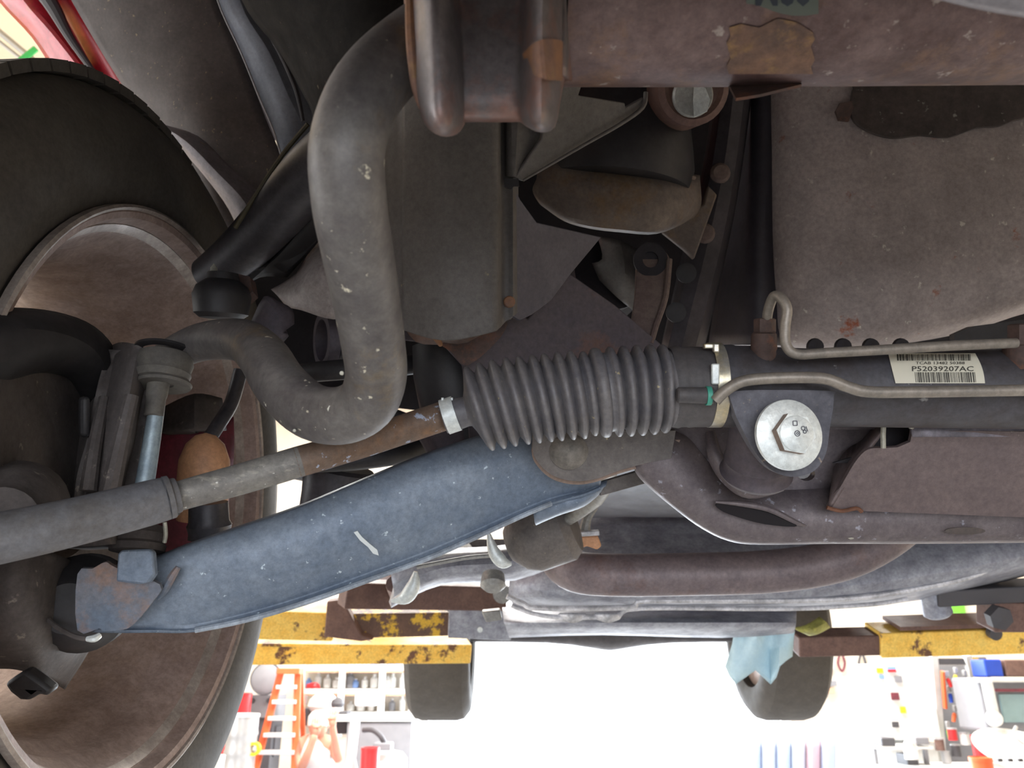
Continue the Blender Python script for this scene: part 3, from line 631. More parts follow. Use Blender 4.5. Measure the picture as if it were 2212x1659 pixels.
obj('hook_web', plate([(1800, 1000), (1850, 985), (1888, 964), (1906, 930), (1912, 905), (1968, 900), (1968, 930), (1966, 955), (1900, 1000)], flatd(.618), .003), M['engine'], sk)
obj('fold_edge', sweep([P(1786, 1096, .607), P(1818, 1104, .607), P(1850, 1098, .607), P(1862, 1106, .607)], [.0015] * 4, 8, seg=3), M['skidrust'], sk)
obj('side_flange', loft([[(1788, 1096, .607), (1800, 1010, .632)], [(1820, 1044, .604), (1830, 970, .632)], [(1868, 975, .600), (1862, 950, .632)], [(1905, 925, .598), (1890, 915, .632)]], 2, 3), M['skid'], sk, solid=.003)

# ------------------------------------------------------------------ front tube and rusty bracket
ft_ = thing('front_crossmember_tube', 'thick rusty brown tube across the upper right', 'crossmember', P(1700, 0, .42))
obj('tube', sweep([P(1215, -60, .405), P(1500, -60, .405), P(1900, -62, .405), P(2400, -66, .405), P(3300, -70, .405)], [.0548] * 5, 64, seg=3), M['tube'], ft_)
def ontube(px, py, lift=.0004):
    c = P(px, -60, .405); r = .0548 + lift
    D = (P(px, py, 1) - EYE).normalized(); oc = EYE - c; Dp = D - RT * D.dot(RT); op = oc - RT * oc.dot(RT)
    a = Dp.dot(Dp); b = 2 * op.dot(Dp); cc = op.dot(op) - r * r; disc = max(0, b * b - 4 * a * cc)
    return EYE + D * ((-b - math.sqrt(disc)) / (2 * a))
V, F = [], []
edge = [(1612, 8), (1630, 10), (1650, 16), (1670, 24), (1690, 30), (1712, 34), (1740, 34), (1768, 30)]
for (a, b) in edge:
    for j in range(6): V.append(ontube(a, -60 + (b + 60) * j / 5, .0012))
F = [(i * 6 + j, i * 6 + j + 1, i * 6 + j + 7, i * 6 + j + 6) for i in range(len(edge) - 1) for j in range(5)]
stk = obj('torn_sticker', (V, F), plain('sticker_greenish', (92, 100, 92), .6), ft_, label='torn greenish sticker with dark digits')
obj('digits', text_geo('M60', 1632, 1752, -62, 14, lambda a, b: ontube(a, b, .0018), .03), plain('digit_ink', (40, 48, 60), .6), stk, smooth=False)
V = []; 
pe = [(1574, 60, 168), (1600, 52, 172), (1640, 60, 176), (1680, 40, 176), (1720, 48, 172), (1756, 70, 160)]
for (a, t0, t1) in pe:
    for j in range(7): V.append(ontube(a + math.sin(j * 2.1) * 5, t0 + (min(t1, 160) - t0) * j / 6, .0006))
F = [(i * 7 + j, i * 7 + j + 1, i * 7 + j + 8, i * 7 + j + 7) for i in range(len(pe) - 1) for j in range(6)]
obj('rust_band', (V, F), mat('rust_band', (126, 96, 78), .8, 0, var=(98, 80, 72), rust=((140, 110, 76), 40, .5, .62), bump=.5), ft_, label='flaking orange rust band around the tube')
obj('tag', plate([(1572, 178), (1590, 212), (1640, 204), (1732, 182), (1728, 174), (1650, 172)], plane3((1572, 178, .42), (1590, 212, .40), (1732, 180, .41)), .0015), M['rustfit'], ft_, label='bent rusty metal tag under the tube')
fa = thing('bumper_edge', 'pale grey bumper edge in the top right corner', 'bumper', P(2120, -20, .3))
obj('lip', loft([[(1985, -12, .30), (1985, -60, .30)], [(2060, 8, .30), (2060, -60, .30)], [(2130, 24, .30), (2130, -60, .30)], [(2260, 46, .30), (2260, -60, .30)]], 2, 4), M['galvsk'], fa, solid=.004)

V = []
for X_ in (-.62, 1.45):
    for (y_, z_) in ((.215, .234), (.10, .195), (-.20, .24), (-.30, .42), (-.33, .85), (-.28, 1.06)): V.append(Vector((X_, y_, z_ + 1.5)))
obj('shade_fascia', (V, [(i, i + 1, i + 7, i + 6) for i in range(5)]), M['dgrey'], fa, solid=.006, smooth=False)  # unseen sheet, shaped low to shade the tube and sway bar
br = thing('rusty_mount_bracket', 'rusty bracket with two rounded fingers at top centre', 'bracket', P(1050, 100, .35))
colx = [872, 884, 905, 940, 975, 992, 1010, 1060, 1110, 1128, 1142, 1172, 1203, 1216, 1226]
cold = [.375, .350, .335, .326, .336, .352, .354, .354, .354, .350, .336, .324, .338, .352, .375]
coly = [120, 205, 268, 294, 290, 268, 264, 264, 264, 264, 274, 286, 274, 210, 160]
rows = []
for t, dd in ((-60, 0), (-30, 0), (0, 0), (.3, 0), (.6, 0), (.82, 0), (.93, .003), (.985, .010), (1.0, .022), (1.0, .05)):
    rows.append([(x_ + (12 * (t if t > 0 else 0) if i < 6 else -4 * (t if t > 0 else 0)), (y_ * t if t > 0 else t), d_ + dd) for i, (x_, d_, y_) in enumerate(zip(colx, cold, coly))])
obj('finger_plate', loft(rows, 3, 3), M['brack'], br, solid=.004, sharp=80)
obj('rust_edge', sweep([P(886, -20, .344), P(888, 60, .344), P(893, 130, .344), P(900, 190, .346), (P(910, 235, .346))], [.0022, .0025, .0026, .0022, .001], 8, seg=5), M['brackrust'], br, label='orange rusted left edge')
obj('rust_patch', loft([[(1128, 118, .344), (1150, 95, .327), (1172, 85, .320), (1203, 85, .334), (1216, 90, .346)], [(1136, 136, .342), (1152, 132, .3265), (1176, 128, .3195), (1203, 128, .334), (1216, 128, .346)], [(1150, 158, .331), (1160, 165, .323), (1180, 172, .3195), (1203, 174, .3345), (1215, 174, .347)]], 3, 3), M['brackrust'], br, label='orange rust patch on right finger')
obj('side_edge', loft([[(1218, -60, .352), (1236, -60, .40)], [(1220, 60, .352), (1238, 60, .40)], [(1216, 160, .352), (1236, 175, .40)]], 2, 3), M['brack'], br, solid=.004)

# ------------------------------------------------------------------ frame tower, gussets
tw = thing('frame_tower', 'broad dark grey boxed frame upright behind the sway bar', 'frame', P(970, 500, .64))
rows = []
for y, dd in ((180, 0), (300, 0), (450, 0), (580, 0), (660, .002), (700, .008), (722, .02), (736, .045)):
    k = max(0, (y - 600) / 140) ** 2
    rows.append([(800, y * .97, .72), (826, y * .985, .655), (868, y - 26 * k, .640), (876, y - 22 * k, .634), (960, y, .622), (1060, y - 18 * k, .626), (1078, y - 28 * k, .632), (1084, y - 34 * k, .646), (1094, y - 45 * k, .650), (1114, y - 60 * k, .652), (1120, y - 70 * k, .70)])
obj('box_face', loft(rows, 3, 3), M['tower'], tw, solid=.004, sharp=70)
obj('right_flange', loft([[(1090, 240, .645), (1120, 236, .635), (1200, 232, .66)], [(1092, 380, .645), (1112, 382, .64), (1130, 385, .65)]], 3, 3), M['tower'], tw, solid=.003)
obj('notch', plate([(1088, 386), (1120, 386), (1122, 402), (1110, 402), (1104, 408), (1090, 404)], flatd(.640), .002), M['black'], tw)
obj('rust_seam', sweep([P(918, 655, .63), P(928, 690, .636), P(940, 725, .65), P(952, 745, .66)], [.002, .003, .003, .002], 8, seg=4), M['brackrust'], tw, label='rust streak on the seam')
obj('rust_spot', lathe(P(1100, 652, .648), -FW, [(0, .005), (.0015, .004), (.002, 0)], 12), M['brackrust'], tw)
gu = thing('upper_gusset', 'triangular grey gusset plate under the tube', 'gusset', P(1240, 260, .64))
obj('plate', plate([(1190, 170), (1260, 176), (1250, 206), (1350, 222), (1352, 232), (1392, 210), (1396, 226), (1370, 250), (1260, 312), (1130, 392), (1112, 384), (1170, 300)], plane3((1200, 180, .63), (1390, 220, .68), (1130, 385, .645)), .004), M['tower'], gu, bevel=.001)
obj('rolled_edge', sweep([P(1395, 200, .68), P(1388, 232, .677), P(1340, 268, .667), P(1260, 314, .655), P(1130, 390, .643)], [.002, .002, .0018, .0015, .001], 10, seg=4), M['tower'], gu)
lg = thing('lower_gusset', 'bluish dark web plate running down-left below the engine mount', 'gusset', P(1180, 580, .70))
obj('plate', plate([(1110, 400), (1124, 430), (1160, 480), (1300, 512), (1235, 590), (1190, 650), (1150, 680), (1124, 692), (1102, 680)], plane3((1115, 450, .66), (1300, 512, .74), (1120, 690, .67)), .004), mat('web_blue', (84, 82, 92), .55, .15, var=(76, 74, 84)), lg, bevel=.001)
bg = thing('lower_frame_web', 'dark purple-brown frame web behind the bellows', 'frame', P(1180, 800, .76))
obj('plate', plate([(940, 690), (1100, 660), (1140, 690), (1230, 590), (1330, 660), (1430, 745), (1500, 830), (1520, 960), (1300, 1010), (1020, 1010), (1010, 860), (1000, 790), (960, 746), (870, 735), (865, 640)], plane3((900, 700, .70), (1430, 745, .78), (1100, 1000, .74)), .006), M['gusset'], bg, bevel=.001)
obj('lower_skirt', loft([[(868, 690, .68), (900, 733, .69), (946, 738, .695)], [(900, 660, .66), (950, 690, .665), (1010, 715, .675)], [(960, 740, .69), (1010, 740, .69), (1090, 690, .68)]], 3, 3), mat('skirt_rust', (100, 86, 82), .6, .1, var=(104, 76, 62)), bg, solid=.003)
obj('rust_patch', plate(cr([(930, 690), (1000, 705), (1090, 690), (1080, 730), (1010, 790), (975, 760), (940, 735)], 3, True), plane3((930, 700, .69), (1090, 700, .70), (1010, 780, .70)), .003), M['rustfit'], bg)

# ------------------------------------------------------------------ engine mount group
em = thing('engine_mount', 'round brown cast engine mount cup with black rubber', 'engine mount', P(1370, 420, .85))
cupt = [(1160, 380, .80), (1200, 350, .79), (1260, 362, .79), (1340, 372, .79), (1440, 378, .80), (1512, 386, .83)]
obj('cup', loft([[(1150, 345, .90)] + [(x_, y_ - 8, d_ + .05) for x_, y_, d_ in cupt[1:]], cupt, [(1150, 410, .80), (1190, 420, .785), (1260, 425, .78), (1340, 430, .78), (1440, 440, .79), (1515, 440, .83)], [(1165, 440, .81), (1215, 472, .79), (1270, 488, .785), (1340, 496, .785), (1420, 500, .795), (1500, 470, .84)], [(1180, 450, .86), (1220, 478, .84), (1275, 492, .83), (1340, 500, .83), (1420, 503, .84), (1490, 478, .88)]], 4, 4), M['mount'], em, solid=.004)
obj('rubber', lathe(P(1325, 385, .84), UP + RT * .1, [(-.01, .080), (.012, .083), (.03, .080), (.06, .074), (.10, .070), (.11, .05)], 40), M['black'], em)
obj('cup_rim', sweep([P(1185, 345, .80), P(1260, 360, .785), P(1340, 369, .785), P(1440, 374, .795), P(1500, 384, .82)], [.0022] * 5, 8, seg=4), M['strap'], em)
obj('side_ear', plate([(1430, 500), (1520, 440), (1530, 400), (1550, 420), (1500, 560), (1480, 540)], flatd(.84), .01), M['mount'], em, bevel=.002)
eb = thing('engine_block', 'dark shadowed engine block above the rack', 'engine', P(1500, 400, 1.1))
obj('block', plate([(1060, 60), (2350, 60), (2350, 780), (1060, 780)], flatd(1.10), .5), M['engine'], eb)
obj('side_shade_sheet', loft([[(1585, 150, .98), (1625, 150, .90), (1665, 150, .885), (1700, 150, .91)], [(1570, 400, .98), (1615, 400, .90), (1655, 400, .88), (1690, 400, .905)], [(1550, 600, .98), (1605, 600, .90), (1650, 600, .88), (1690, 600, .905)], [(1530, 745, .98), (1600, 745, .90), (1650, 745, .88), (1695, 745, .90)]], 4, 4), mat('oily_shade_dark', (50, 46, 52), .6, .0, var=(42, 38, 44)), eb, solid=.006)  # added dark sheet: shade and oil stain of the side put into colour
obj('pipe_boss', lathe(P(1310, 600, .95), RT * .3 - FW + UP * .3, [(-.05, .05), (-.01, .05), (0, .044), (.01, .044), (.012, .03)], 36), M['engine'], eb)
obj('upper_boss', loft([[(1290, 510, .93), (1340, 520, .90), (1380, 540, .92)], [(1300, 560, .92), (1350, 590, .89), (1390, 620, .92)], [(1260, 570, .95), (1330, 640, .92), (1380, 680, .94)]], 4, 4), M['tower'], eb, solid=.01)
bp = thing('upright_strap', 'narrow rusty upright strap right of the engine mount', 'strap', P(1400, 640, .82))
obj('strap', plate(cr([(1376, 560), (1378, 540), (1398, 528), (1430, 536), (1446, 556), (1450, 580)], 3) + [(1440, 640), (1404, 744), (1394, 742), (1362, 712), (1372, 640)], plane3((1376, 560, .80), (1446, 560, .80), (1390, 740, .78)), .008), M['strap'], bp, bevel=.0015)
obj('channel_edge', sweep([P(1446, 560, .795), P(1438, 640, .788), P(1418, 700, .782), P(1406, 742, .778)], [.003] * 4, 8, seg=3), M['strap'], bp)
obj('bolt_eye', lathe(P(1404, 562, .80), -FW, [(0, .017), (.004, .017), (.004, .008), (-.002, .008)], 24), M['engine'], bp)
ub = thing('dark_channel', 'dark upright channel beside the oil pan with bolt holes', 'channel', P(1500, 450, .88))
obj('channel', loft([[(1545, 160, .90), (1565, 160, .86), (1612, 165, .86), (1630, 160, .90)], [(1520, 350, .90), (1540, 350, .86), (1590, 350, .86), (1605, 350, .90)], [(1480, 520, .90), (1500, 520, .86), (1560, 520, .86), (1575, 520, .90)], [(1425, 760, .90), (1440, 760, .86), (1500, 760, .86), (1520, 760, .90)]], 2, 4), mat('channel_dark', (66, 60, 64), .6, .1), ub, solid=.006)
for a_, b_, m__ in ((1555, 375, 'strap'), (1522, 505, 'strap'), (1482, 590, 'black'), (1460, 675, 'black')):
    obj('bolt_hole' if m__ == 'black' else 'bolt', lathe(P(a_, b_, .857), -FW, [(0, .011), (.002, .011), (.005, .008) if m__ == 'strap' else (.0025, .008), (.0055 if m__ == 'strap' else .0025, 0)], 16), M[m__], ub)
bb = thing('round_plug', 'pale round metal plug under the tube', 'plug', P(1494, 205, .72))
pa = (-FW - UP * .25 + RT * .1)
obj('housing', lathe(P(1498, 190, .74), pa, [(-.04, .036), (0, .034), (.003, .028), (.0, .024)], 32), M['brown'], bb)
obj('disc', lathe(P(1494, 208, .73), pa, [(0, .0185), (.004, .0190), (.006, .0175), (.0065, 0)], 32), M['alu'], bb)
obj('facet', plate([(1500, 178), (1524, 190), (1534, 215), (1528, 240), (1500, 252), (1498, 215)], flatd(.72), .002), M['galv'], bb)

# ------------------------------------------------------------------ oil pan
op = thing('oil_pan', 'large mottled brown-grey oil pan with rust spots at right', 'oil pan', P(1900, 450, .85))
obj('casting', loft([
    [(1585, 110, 1.0), (1640, 110, .91), (1700, 110, .868), (1850, 110, .85), (2050, 110, .85), (2350, 110, .85), (2900, 100, .85)],
    [(1580, 300, 1.0), (1640, 300, .91), (1710, 300, .864), (1860, 300, .845), (2050, 300, .84), (2350, 300, .84), (2900, 290, .84)],
    [(1575, 500, 1.0), (1645, 500, .91), (1720, 500, .86), (1870, 500, .84), (2060, 500, .835), (2350, 500, .835), (2900, 490, .835)],
    [(1560, 640, 1.0), (1655, 640, .91), (1735, 640, .865), (1880, 640, .84), (2080, 625, .84), (2350, 580, .84), (2900, 570, .84)],
    [(1560, 715, 1.0), (1665, 738, .92), (1745, 742, .88), (1900, 738, .86), (2060, 712, .86), (2350, 640, .86), (2900, 630, .86)],
    [(1560, 765, 1.16), (1680, 756, 1.05), (1760, 754, .98), (1900, 746, .95), (2070, 722, .95), (2350, 650, .95), (2900, 640, .95)]], 4, 5), M['pan'], op, solid=.006)
of_ = cr([(1845, 175), (1838, 230), (1846, 262), (1880, 285), (1930, 298), (1990, 292), (2050, 296), (2110, 276), (2160, 272), (2212, 255), (2350, 245)], 3) + [(2350, 160), (1900, 160)]
obj('oil_stain_ledge', plate(of_, plane3((1845, 175, .838), (2350, 245, .830), (1990, 292, .834)), .004), M['pandark'], op, bevel=.002, label='dark oily upper ledge')
obj('seam_flap', plate([(1805, 240), (1815, 222), (1840, 218), (1844, 232), (1834, 262), (1812, 260)], flatd(.835), .003), M['rustfit'], op)
obj('bottom_slot', plate([(2062, 722), (2100, 705), (2215, 690), (2330, 680), (2330, 735), (2062, 735)], flatd(.83), .01), M['black'], op)
for k, bx in enumerate((1760, 1820, 1880, 1945)):
    obj('scallop', lathe(P(bx, 749, .82), -FW, [(0, .009), (.004, .008), (.005, 0)], 16), M['engine'], op)

# ------------------------------------------------------------------ inner fender, body
lf = thing('fender_liner', 'dusty grey-brown wheel arch liner above the tyre', 'liner', P(400, 200, 1.0))
obj('panel', loft([
    [(120, -60, 1.05), (210, -60, 1.02), (330, -60, 1.0), (450, -60, 1.0)],
    [(165, 20, 1.05), (250, 20, 1.02), (370, 20, 1.0), (474, 20, 1.0)],
    [(230, 130, 1.05), (310, 130, 1.02), (410, 130, 1.0), (525, 130, 1.0)],
    [(300, 240, 1.05), (370, 260, 1.01), (450, 270, .99), (572, 250, 1.0)],
    [(345, 320, 1.05), (420, 350, 1.0), (500, 370, 1.0), (610, 345, 1.0)],
    [(400, 420, 1.05), (460, 450, 1.01), (540, 470, 1.02), (640, 430, 1.03)],
    [(430, 520, 1.08), (490, 540, 1.05), (560, 560, 1.06), (660, 540, 1.06)]], 4, 4), M['liner'], lf, solid=.004)
obj('lower_ledge', loft([[(300, 225, .97), (380, 300, .96), (450, 380, .955), (500, 450, .95), (530, 520, .95)], [(330, 262, .955), (405, 310, .94), (470, 375, .935), (530, 440, .93), (550, 500, .94)], [(345, 275, .975), (425, 300, .97), (490, 362, .965), (560, 425, .96), (600, 470, .96)]], 4, 4), mat('pale_ledge', (132, 126, 132), .6, .1, var=(112, 106, 112), spots=((150, 130, 110), 60, .7)), lf, solid=.004)  # paler band than the liner panel, along the tyre
obj('seam', sweep([P(455, -50, .99), P(478, 22, .985), P(520, 112, .98), (P(560, 210, .98)), P(590, 280, .98), P(610, 345, .985)], .0012, 8, seg=4), M['galvsk'], lf, label='thin pale seam line')
ip = thing('inner_panel', 'smooth bluish grey panel between liner and frame', 'panel', P(570, 150, 1.0))
obj('sheet', loft([[(450, -60, 1.0), (500, -60, .99), (560, -60, 1.02)], [(478, 20, 1.0), (530, 30, .98), (560, 40, 1.02)], [(530, 130, 1.0), (580, 110, .98), (610, 110, 1.02)], [(575, 245, 1.0), (620, 200, .98), (660, 190, 1.02)], [(610, 350, 1.0), (660, 290, .99), (690, 260, 1.02)], [(600, 470, 1.05), (690, 420, 1.03), (720, 400, 1.05)]], 4, 4), M['linerblue'], ip, solid=.003)
obj('crease', sweep([P(585, 85, .97), P(612, 130, .965), P(640, 195, .965), P(655, 262, .965)], [.001, .0025, .003, .002], 8, seg=4), M['engine'], ip)
fd = thing('red_fender', 'red painted fender flange in the upper left corner', 'fender', P(150, 100, 1.1))
obj('outer_flange', loft([[(-70, -100, 1.12), (-10, -100, 1.08), (70, -100, 1.10)], [(-5, 0, 1.12), (50, 0, 1.08), (110, 10, 1.10)], [(68, 80, 1.12), (110, 70, 1.08), (160, 90, 1.10)], [(120, 160, 1.12), (180, 160, 1.08), (215, 170, 1.10)], [(190, 260, 1.12), (240, 250, 1.08), (275, 260, 1.10)]], 4, 4), M['red'], fd, solid=.003)
obj('inner_flange', loft([[(40, -100, 1.10), (100, -100, 1.06)], [(122, 0, 1.10), (182, 0, 1.06)], [(170, 80, 1.10), (225, 80, 1.06)], [(220, 170, 1.10), (275, 160, 1.06)], [(285, 270, 1.10), (325, 262, 1.06)]], 2, 4), M['red'], fd, solid=.003)
obj('seal_strip', sweep([P(40, -80, 1.07), P(108, 5, 1.07), P(150, 80, 1.07), P(205, 160, 1.07), P(265, 245, 1.07)], [.010, .010, .006, .004, .004], 10, seg=4), M['dgrey'], fd)
obj('screw', lathe(P(180, 152, 1.07), -FW, [(0, .006), (.002, .005), (.003, 0)], 14), M['dgrey'], fd)
fr = thing('frame_rail', 'dark shadowed front frame rail at upper centre left', 'frame', P(700, 80, .8))
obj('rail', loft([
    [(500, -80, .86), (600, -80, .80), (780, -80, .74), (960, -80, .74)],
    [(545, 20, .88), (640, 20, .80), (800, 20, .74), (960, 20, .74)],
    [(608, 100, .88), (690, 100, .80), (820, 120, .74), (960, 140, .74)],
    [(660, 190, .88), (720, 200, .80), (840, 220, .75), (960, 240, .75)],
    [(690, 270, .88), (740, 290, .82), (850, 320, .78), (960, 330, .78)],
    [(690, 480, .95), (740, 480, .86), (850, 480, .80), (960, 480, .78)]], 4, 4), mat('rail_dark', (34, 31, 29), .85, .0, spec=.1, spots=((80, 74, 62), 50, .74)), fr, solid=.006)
V, F = [], []
for k in range(17):
    a = math.radians(180 * k / 16); yy, zz = .71 + .57 * math.cos(a), .33 + .57 * math.sin(a)
    sc_ = min(1.1 / max(1e-3, abs(math.cos(a))), (1.06 - .33) / max(1e-3, math.sin(a)))
    V += [W0(-.655, yy, zz), W0(-.66, .71 + sc_ * math.cos(a), .33 + sc_ * math.sin(a))]
F = [(2 * i, 2 * i + 1, 2 * i + 3, 2 * i + 2) for i in range(16)]
obj('light_block_skin', (V, F), M['red'], fd, solid=.004, smooth=False)  # skin added above the arch to block light from the left
# back closing mass of the car behind the front suspension
uf = thing('upper_control_arm', 'dark tubular upper control arm rising behind the sway bar', 'control arm', P(560, 500, .74))
obj('tube', sweep([P(455, 600, .80), P(520, 545, .78), P(600, 460, .75), P(680, 370, .72), P(760, 300, .70)], [.022, .0235, .0255, .027, .027], 28, seg=4), M['blackmetal'], uf)
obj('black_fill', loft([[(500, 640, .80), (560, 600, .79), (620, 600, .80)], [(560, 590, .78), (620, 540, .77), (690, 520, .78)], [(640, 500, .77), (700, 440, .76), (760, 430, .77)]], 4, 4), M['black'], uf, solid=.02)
obj('wire', sweep([P(508, 492, .74), P(560, 410, .73), P(610, 335, .72), P(665, 268, .71)], [.0022] * 4, 8, seg=4), mat('wire_olive', (92, 84, 60), .6), uf, label='thin olive wire along the arm')
bh = thing('ball_joint_housing', 'black greasy upper ball joint above the sway bar end', 'ball joint', P(470, 640, .72))
obj('cap', lathe(P(478, 668, .70), UP + RT * .05, [(-.008, .018), (-.004, .023), (.012, .025), (.020, .022), (.026, .014), (.032, .013), (.034, 0)], 28), M['black'], bh)
obj('nut', lathe(P(515, 625, .72), -FW + UP * .3, [(-.01, .016), (.004, .015), (.006, .008)], 6), M['rustfit'], bh)
obj('pin', lathe(P(462, 602, .72), UP, [(-.004, .004), (.01, .003), (.014, .0)], 10), M['galvdull'], bh)
obj('clevis', loft([[(540, 700, .74), (570, 640, .73), (600, 650, .74)], [(575, 720, .74), (600, 680, .73), (632, 668, .74)], [(590, 745, .74), (610, 720, .73), (636, 700, .74)]], 3, 3), M['gusset'], bh, solid=.012)
kc = thing('upper_knuckle_casting', 'pale grey triangular casting glimpsed behind the sway bar', 'casting', P(720, 610, .78))
obj('casting', loft([
    [(585, 625, .82), (600, 640, .80), (620, 665, .79)],
    [(640, 590, .80), (640, 625, .77), (650, 670, .77)],
    [(690, 520, .79), (700, 590, .75), (720, 690, .76)],
    [(790, 510, .77), (800, 590, .73), (800, 680, .74)],
    [(860, 560, .70), (868, 600, .66), (860, 655, .67)],
    [(872, 590, .70), (881, 620, .665), (872, 645, .67)]], 4, 4), mat('pale_casting', (178, 168, 164), .55, .2, var=(146, 136, 132)), kc, solid=.01)
sh = thing('shaft_end', 'dark cylindrical bushing end behind the sway bar', 'bushing', P(690, 730, .85))
obj('sleeve', lathe(P(700, 735, .84), RT * -.85 - FW * .5, [(-.06, .032), (0, .032), (.003, .030), (.003, .022), (-.01, .020)], 32), M['gusset'], sh)
obj('core', lathe(P(715, 740, .83), RT * -.85 - FW * .5, [(-.06, .021), (-.005, .021), (-.004, 0)], 24), M['black'], sh)
# coil spring & damper
cs = thing('coil_spring', 'black coil spring seen between tie rod and control arm', 'spring', P(770, 950, .86))
c0, c1 = P(790, 770, .88), P(745, 1150, .88); axv = (c1 - c0).normalized(); e1 = (RT - axv * RT.dot(axv)).normalized(); e2 = axv.cross(e1)
hp = []
for k in range(0, 130):
    t = k / 129; th = t * 2 * math.pi * 2.1 + .515
    hp.append(c0.lerp(c1, t) + (e1 * math.cos(th) + e2 * math.sin(th)) * .080)
obj('coil', sweep(hp, .0105, 14), M['black'], cs)
dm = thing('damper_body', 'black shock absorber body inside the coil spring', 'shock absorber', P(730, 1060, .86))
obj('tube', lathe(P(735, 1015, .88), -UP * 1 - RT * .22, [(-.004, .036), (.0, .040), (.03, .036), (.09, .032), (.095, .030)], 32), M['blackmetal'], dm)
obj('rubber_cone', lathe(P(990, 860, .80), RT * -.2 + UP, [(-.07, .012), (-.05, .035), (-.01, .040), (.03, .04), (.06, .035)], 32), M['black'], dm)
wb_ = thing('dark_wheelhouse_wall', 'black wheelhouse wall behind the coil spring', 'panel', P(800, 800, 1.0))
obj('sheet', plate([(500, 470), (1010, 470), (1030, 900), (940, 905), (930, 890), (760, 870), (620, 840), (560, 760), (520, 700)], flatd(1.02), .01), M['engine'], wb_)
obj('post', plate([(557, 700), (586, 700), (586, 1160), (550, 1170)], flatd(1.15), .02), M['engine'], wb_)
cvb = thing('subframe_leg', 'brown rusty subframe leg below the bellows throat', 'bracket', P(960, 980, .70))
obj('leg', loft([[(900, 940, .72), (930, 930, .70), (1000, 920, .70)], [(925, 985, .72), (950, 985, .69), (1010, 970, .69)], [(940, 1010, .72), (960, 1030, .70), (1040, 990, .70)]], 4, 4), M['gusset'], cvb, solid=.006)

# ------------------------------------------------------------------ exhaust, transmission pan, floor
ex = thing('exhaust_pipe', 'thick grey-brown exhaust crossover pipe under the crossmember', 'exhaust pipe', P(1500, 1240, 1.1))
obj('pipe', sweep([P(1200, 1190, 1.22), P(1212, 1215, 1.14), P(1250, 1236, 1.08), P(1340, 1242, 1.06), P(1500, 1240, 1.06), P(1640, 1236, 1.06), P(1760, 1222, 1.06), P(1850, 1196, 1.06), P(1930, 1150, 1.07), P(2010, 1080, 1.1)], [.027, .0275, .028, .028, .028, .028, .028, .028, .028, .028], 32, seg=5), M['exhaust'], ex)
tp_ = thing('transmission_pan', 'dark blue-grey transmission pan with double flanged rim', 'pan', P(1600, 1270, 1.5))
obj('body', loft([
    [(1090, 1180, 1.55), (1100, 1230, 1.45), (1100, 1290, 1.42), (1120, 1318, 1.5)],
    [(1250, 1120, 1.5), (1250, 1210, 1.38), (1250, 1290, 1.35), (1250, 1318, 1.5)],
    [(1700, 1120, 1.5), (1700, 1210, 1.38), (1700, 1290, 1.35), (1700, 1318, 1.5)],
    [(2000, 1100, 1.5), (2000, 1180, 1.38), (2000, 1260, 1.35), (1990, 1296, 1.5)],
    [(2330, 1050, 1.5), (2330, 1120, 1.38), (2330, 1190, 1.35), (2330, 1215, 1.5)]], 4, 4), M['trans'], tp_, solid=.01)
fl1 = [(1095, 1288), (1130, 1304), (1165, 1314), (1360, 1312), (1400, 1298), (1700, 1298), (1850, 1292), (1960, 1276), (2090, 1248), (2190, 1205), (2260, 1190)]
obj('upper_flange', sweep([P(a_, b_, 1.36) for a_, b_ in fl1], [.0045] * len(fl1), 8, seg=4), M['flange'], tp_)
fl2 = [(1105, 1308), (1150, 1325), (1220, 1334), (1330, 1330), (1385, 1314), (1700, 1315), (1880, 1306), (1960, 1294)]
obj('lower_flange', sweep([P(a_, b_, 1.40) for a_, b_ in fl2], [.004] * len(fl2), 8, seg=4), M['flange'], tp_)
obj('sump', loft([[(1085, 1312, 1.6), (1090, 1345, 1.5), (1100, 1378, 1.55)], [(1300, 1312, 1.6), (1300, 1345, 1.46), (1300, 1372, 1.55)], [(1560, 1312, 1.6), (1560, 1345, 1.46), (1560, 1378, 1.55)], [(1720, 1312, 1.6), (1720, 1345, 1.50), (1715, 1368, 1.55)]], 4, 3), M['trans'], tp_, solid=.01)
for (x0, x1) in ((1205, 1268), (1282, 1345)):
    obj('pocket', loft([[(x0, 1328, 1.40), ((x0 + x1) / 2, 1328, 1.385), (x1, 1328, 1.40)], [(x0 + 6, 1338, 1.40), ((x0 + x1) / 2, 1346, 1.39), (x1 - 6, 1338, 1.40)]], 5, 2), M['flange'], tp_, solid=.006)
sn = thing('tan_connector', 'small tan block with white rim left of the exhaust bend', 'connector', P(1270, 1172, 1.0))
obj('block', plate([(1248, 1160), (1292, 1158), (1300, 1180), (1290, 1188), (1268, 1180), (1244, 1190)], flatd(1.0), .03), M['tan'], sn, bevel=.002)
obj('rim', bar(P(1252, 1153, .99), P(1294, 1150, .99), .01, .006), M['flange'], sn, bevel=.001, smooth=False)
obj('stalk', sweep([P(1262, 1150, 1.0), P(1268, 1120, 1.0), P(1285, 1090, 1.0), P(1292, 1062, 1.0)], [.008, .006, .006, .009], 10, seg=4), M['alu'], sn)
cyl = thing('mount_can', 'olive grey round mount can with bright edge beneath the arm', 'mount', P(1170, 1160, .95))
obj('can', lathe(P(1150, 1160, .95), RT * .9 + UP * .35 - FW * .15, [(-.03, .020), (-.015, .036), (.0, .042), (.042, .042), (.052, .034), (.055, .02)], 40), M['armdark'], cyl)
obj('stud', sweep([P(1180, 1150, .95), P(1290, 1080, .86), P(1320, 1010, .74)], .007, 12, seg=3), M['alu'], cyl)
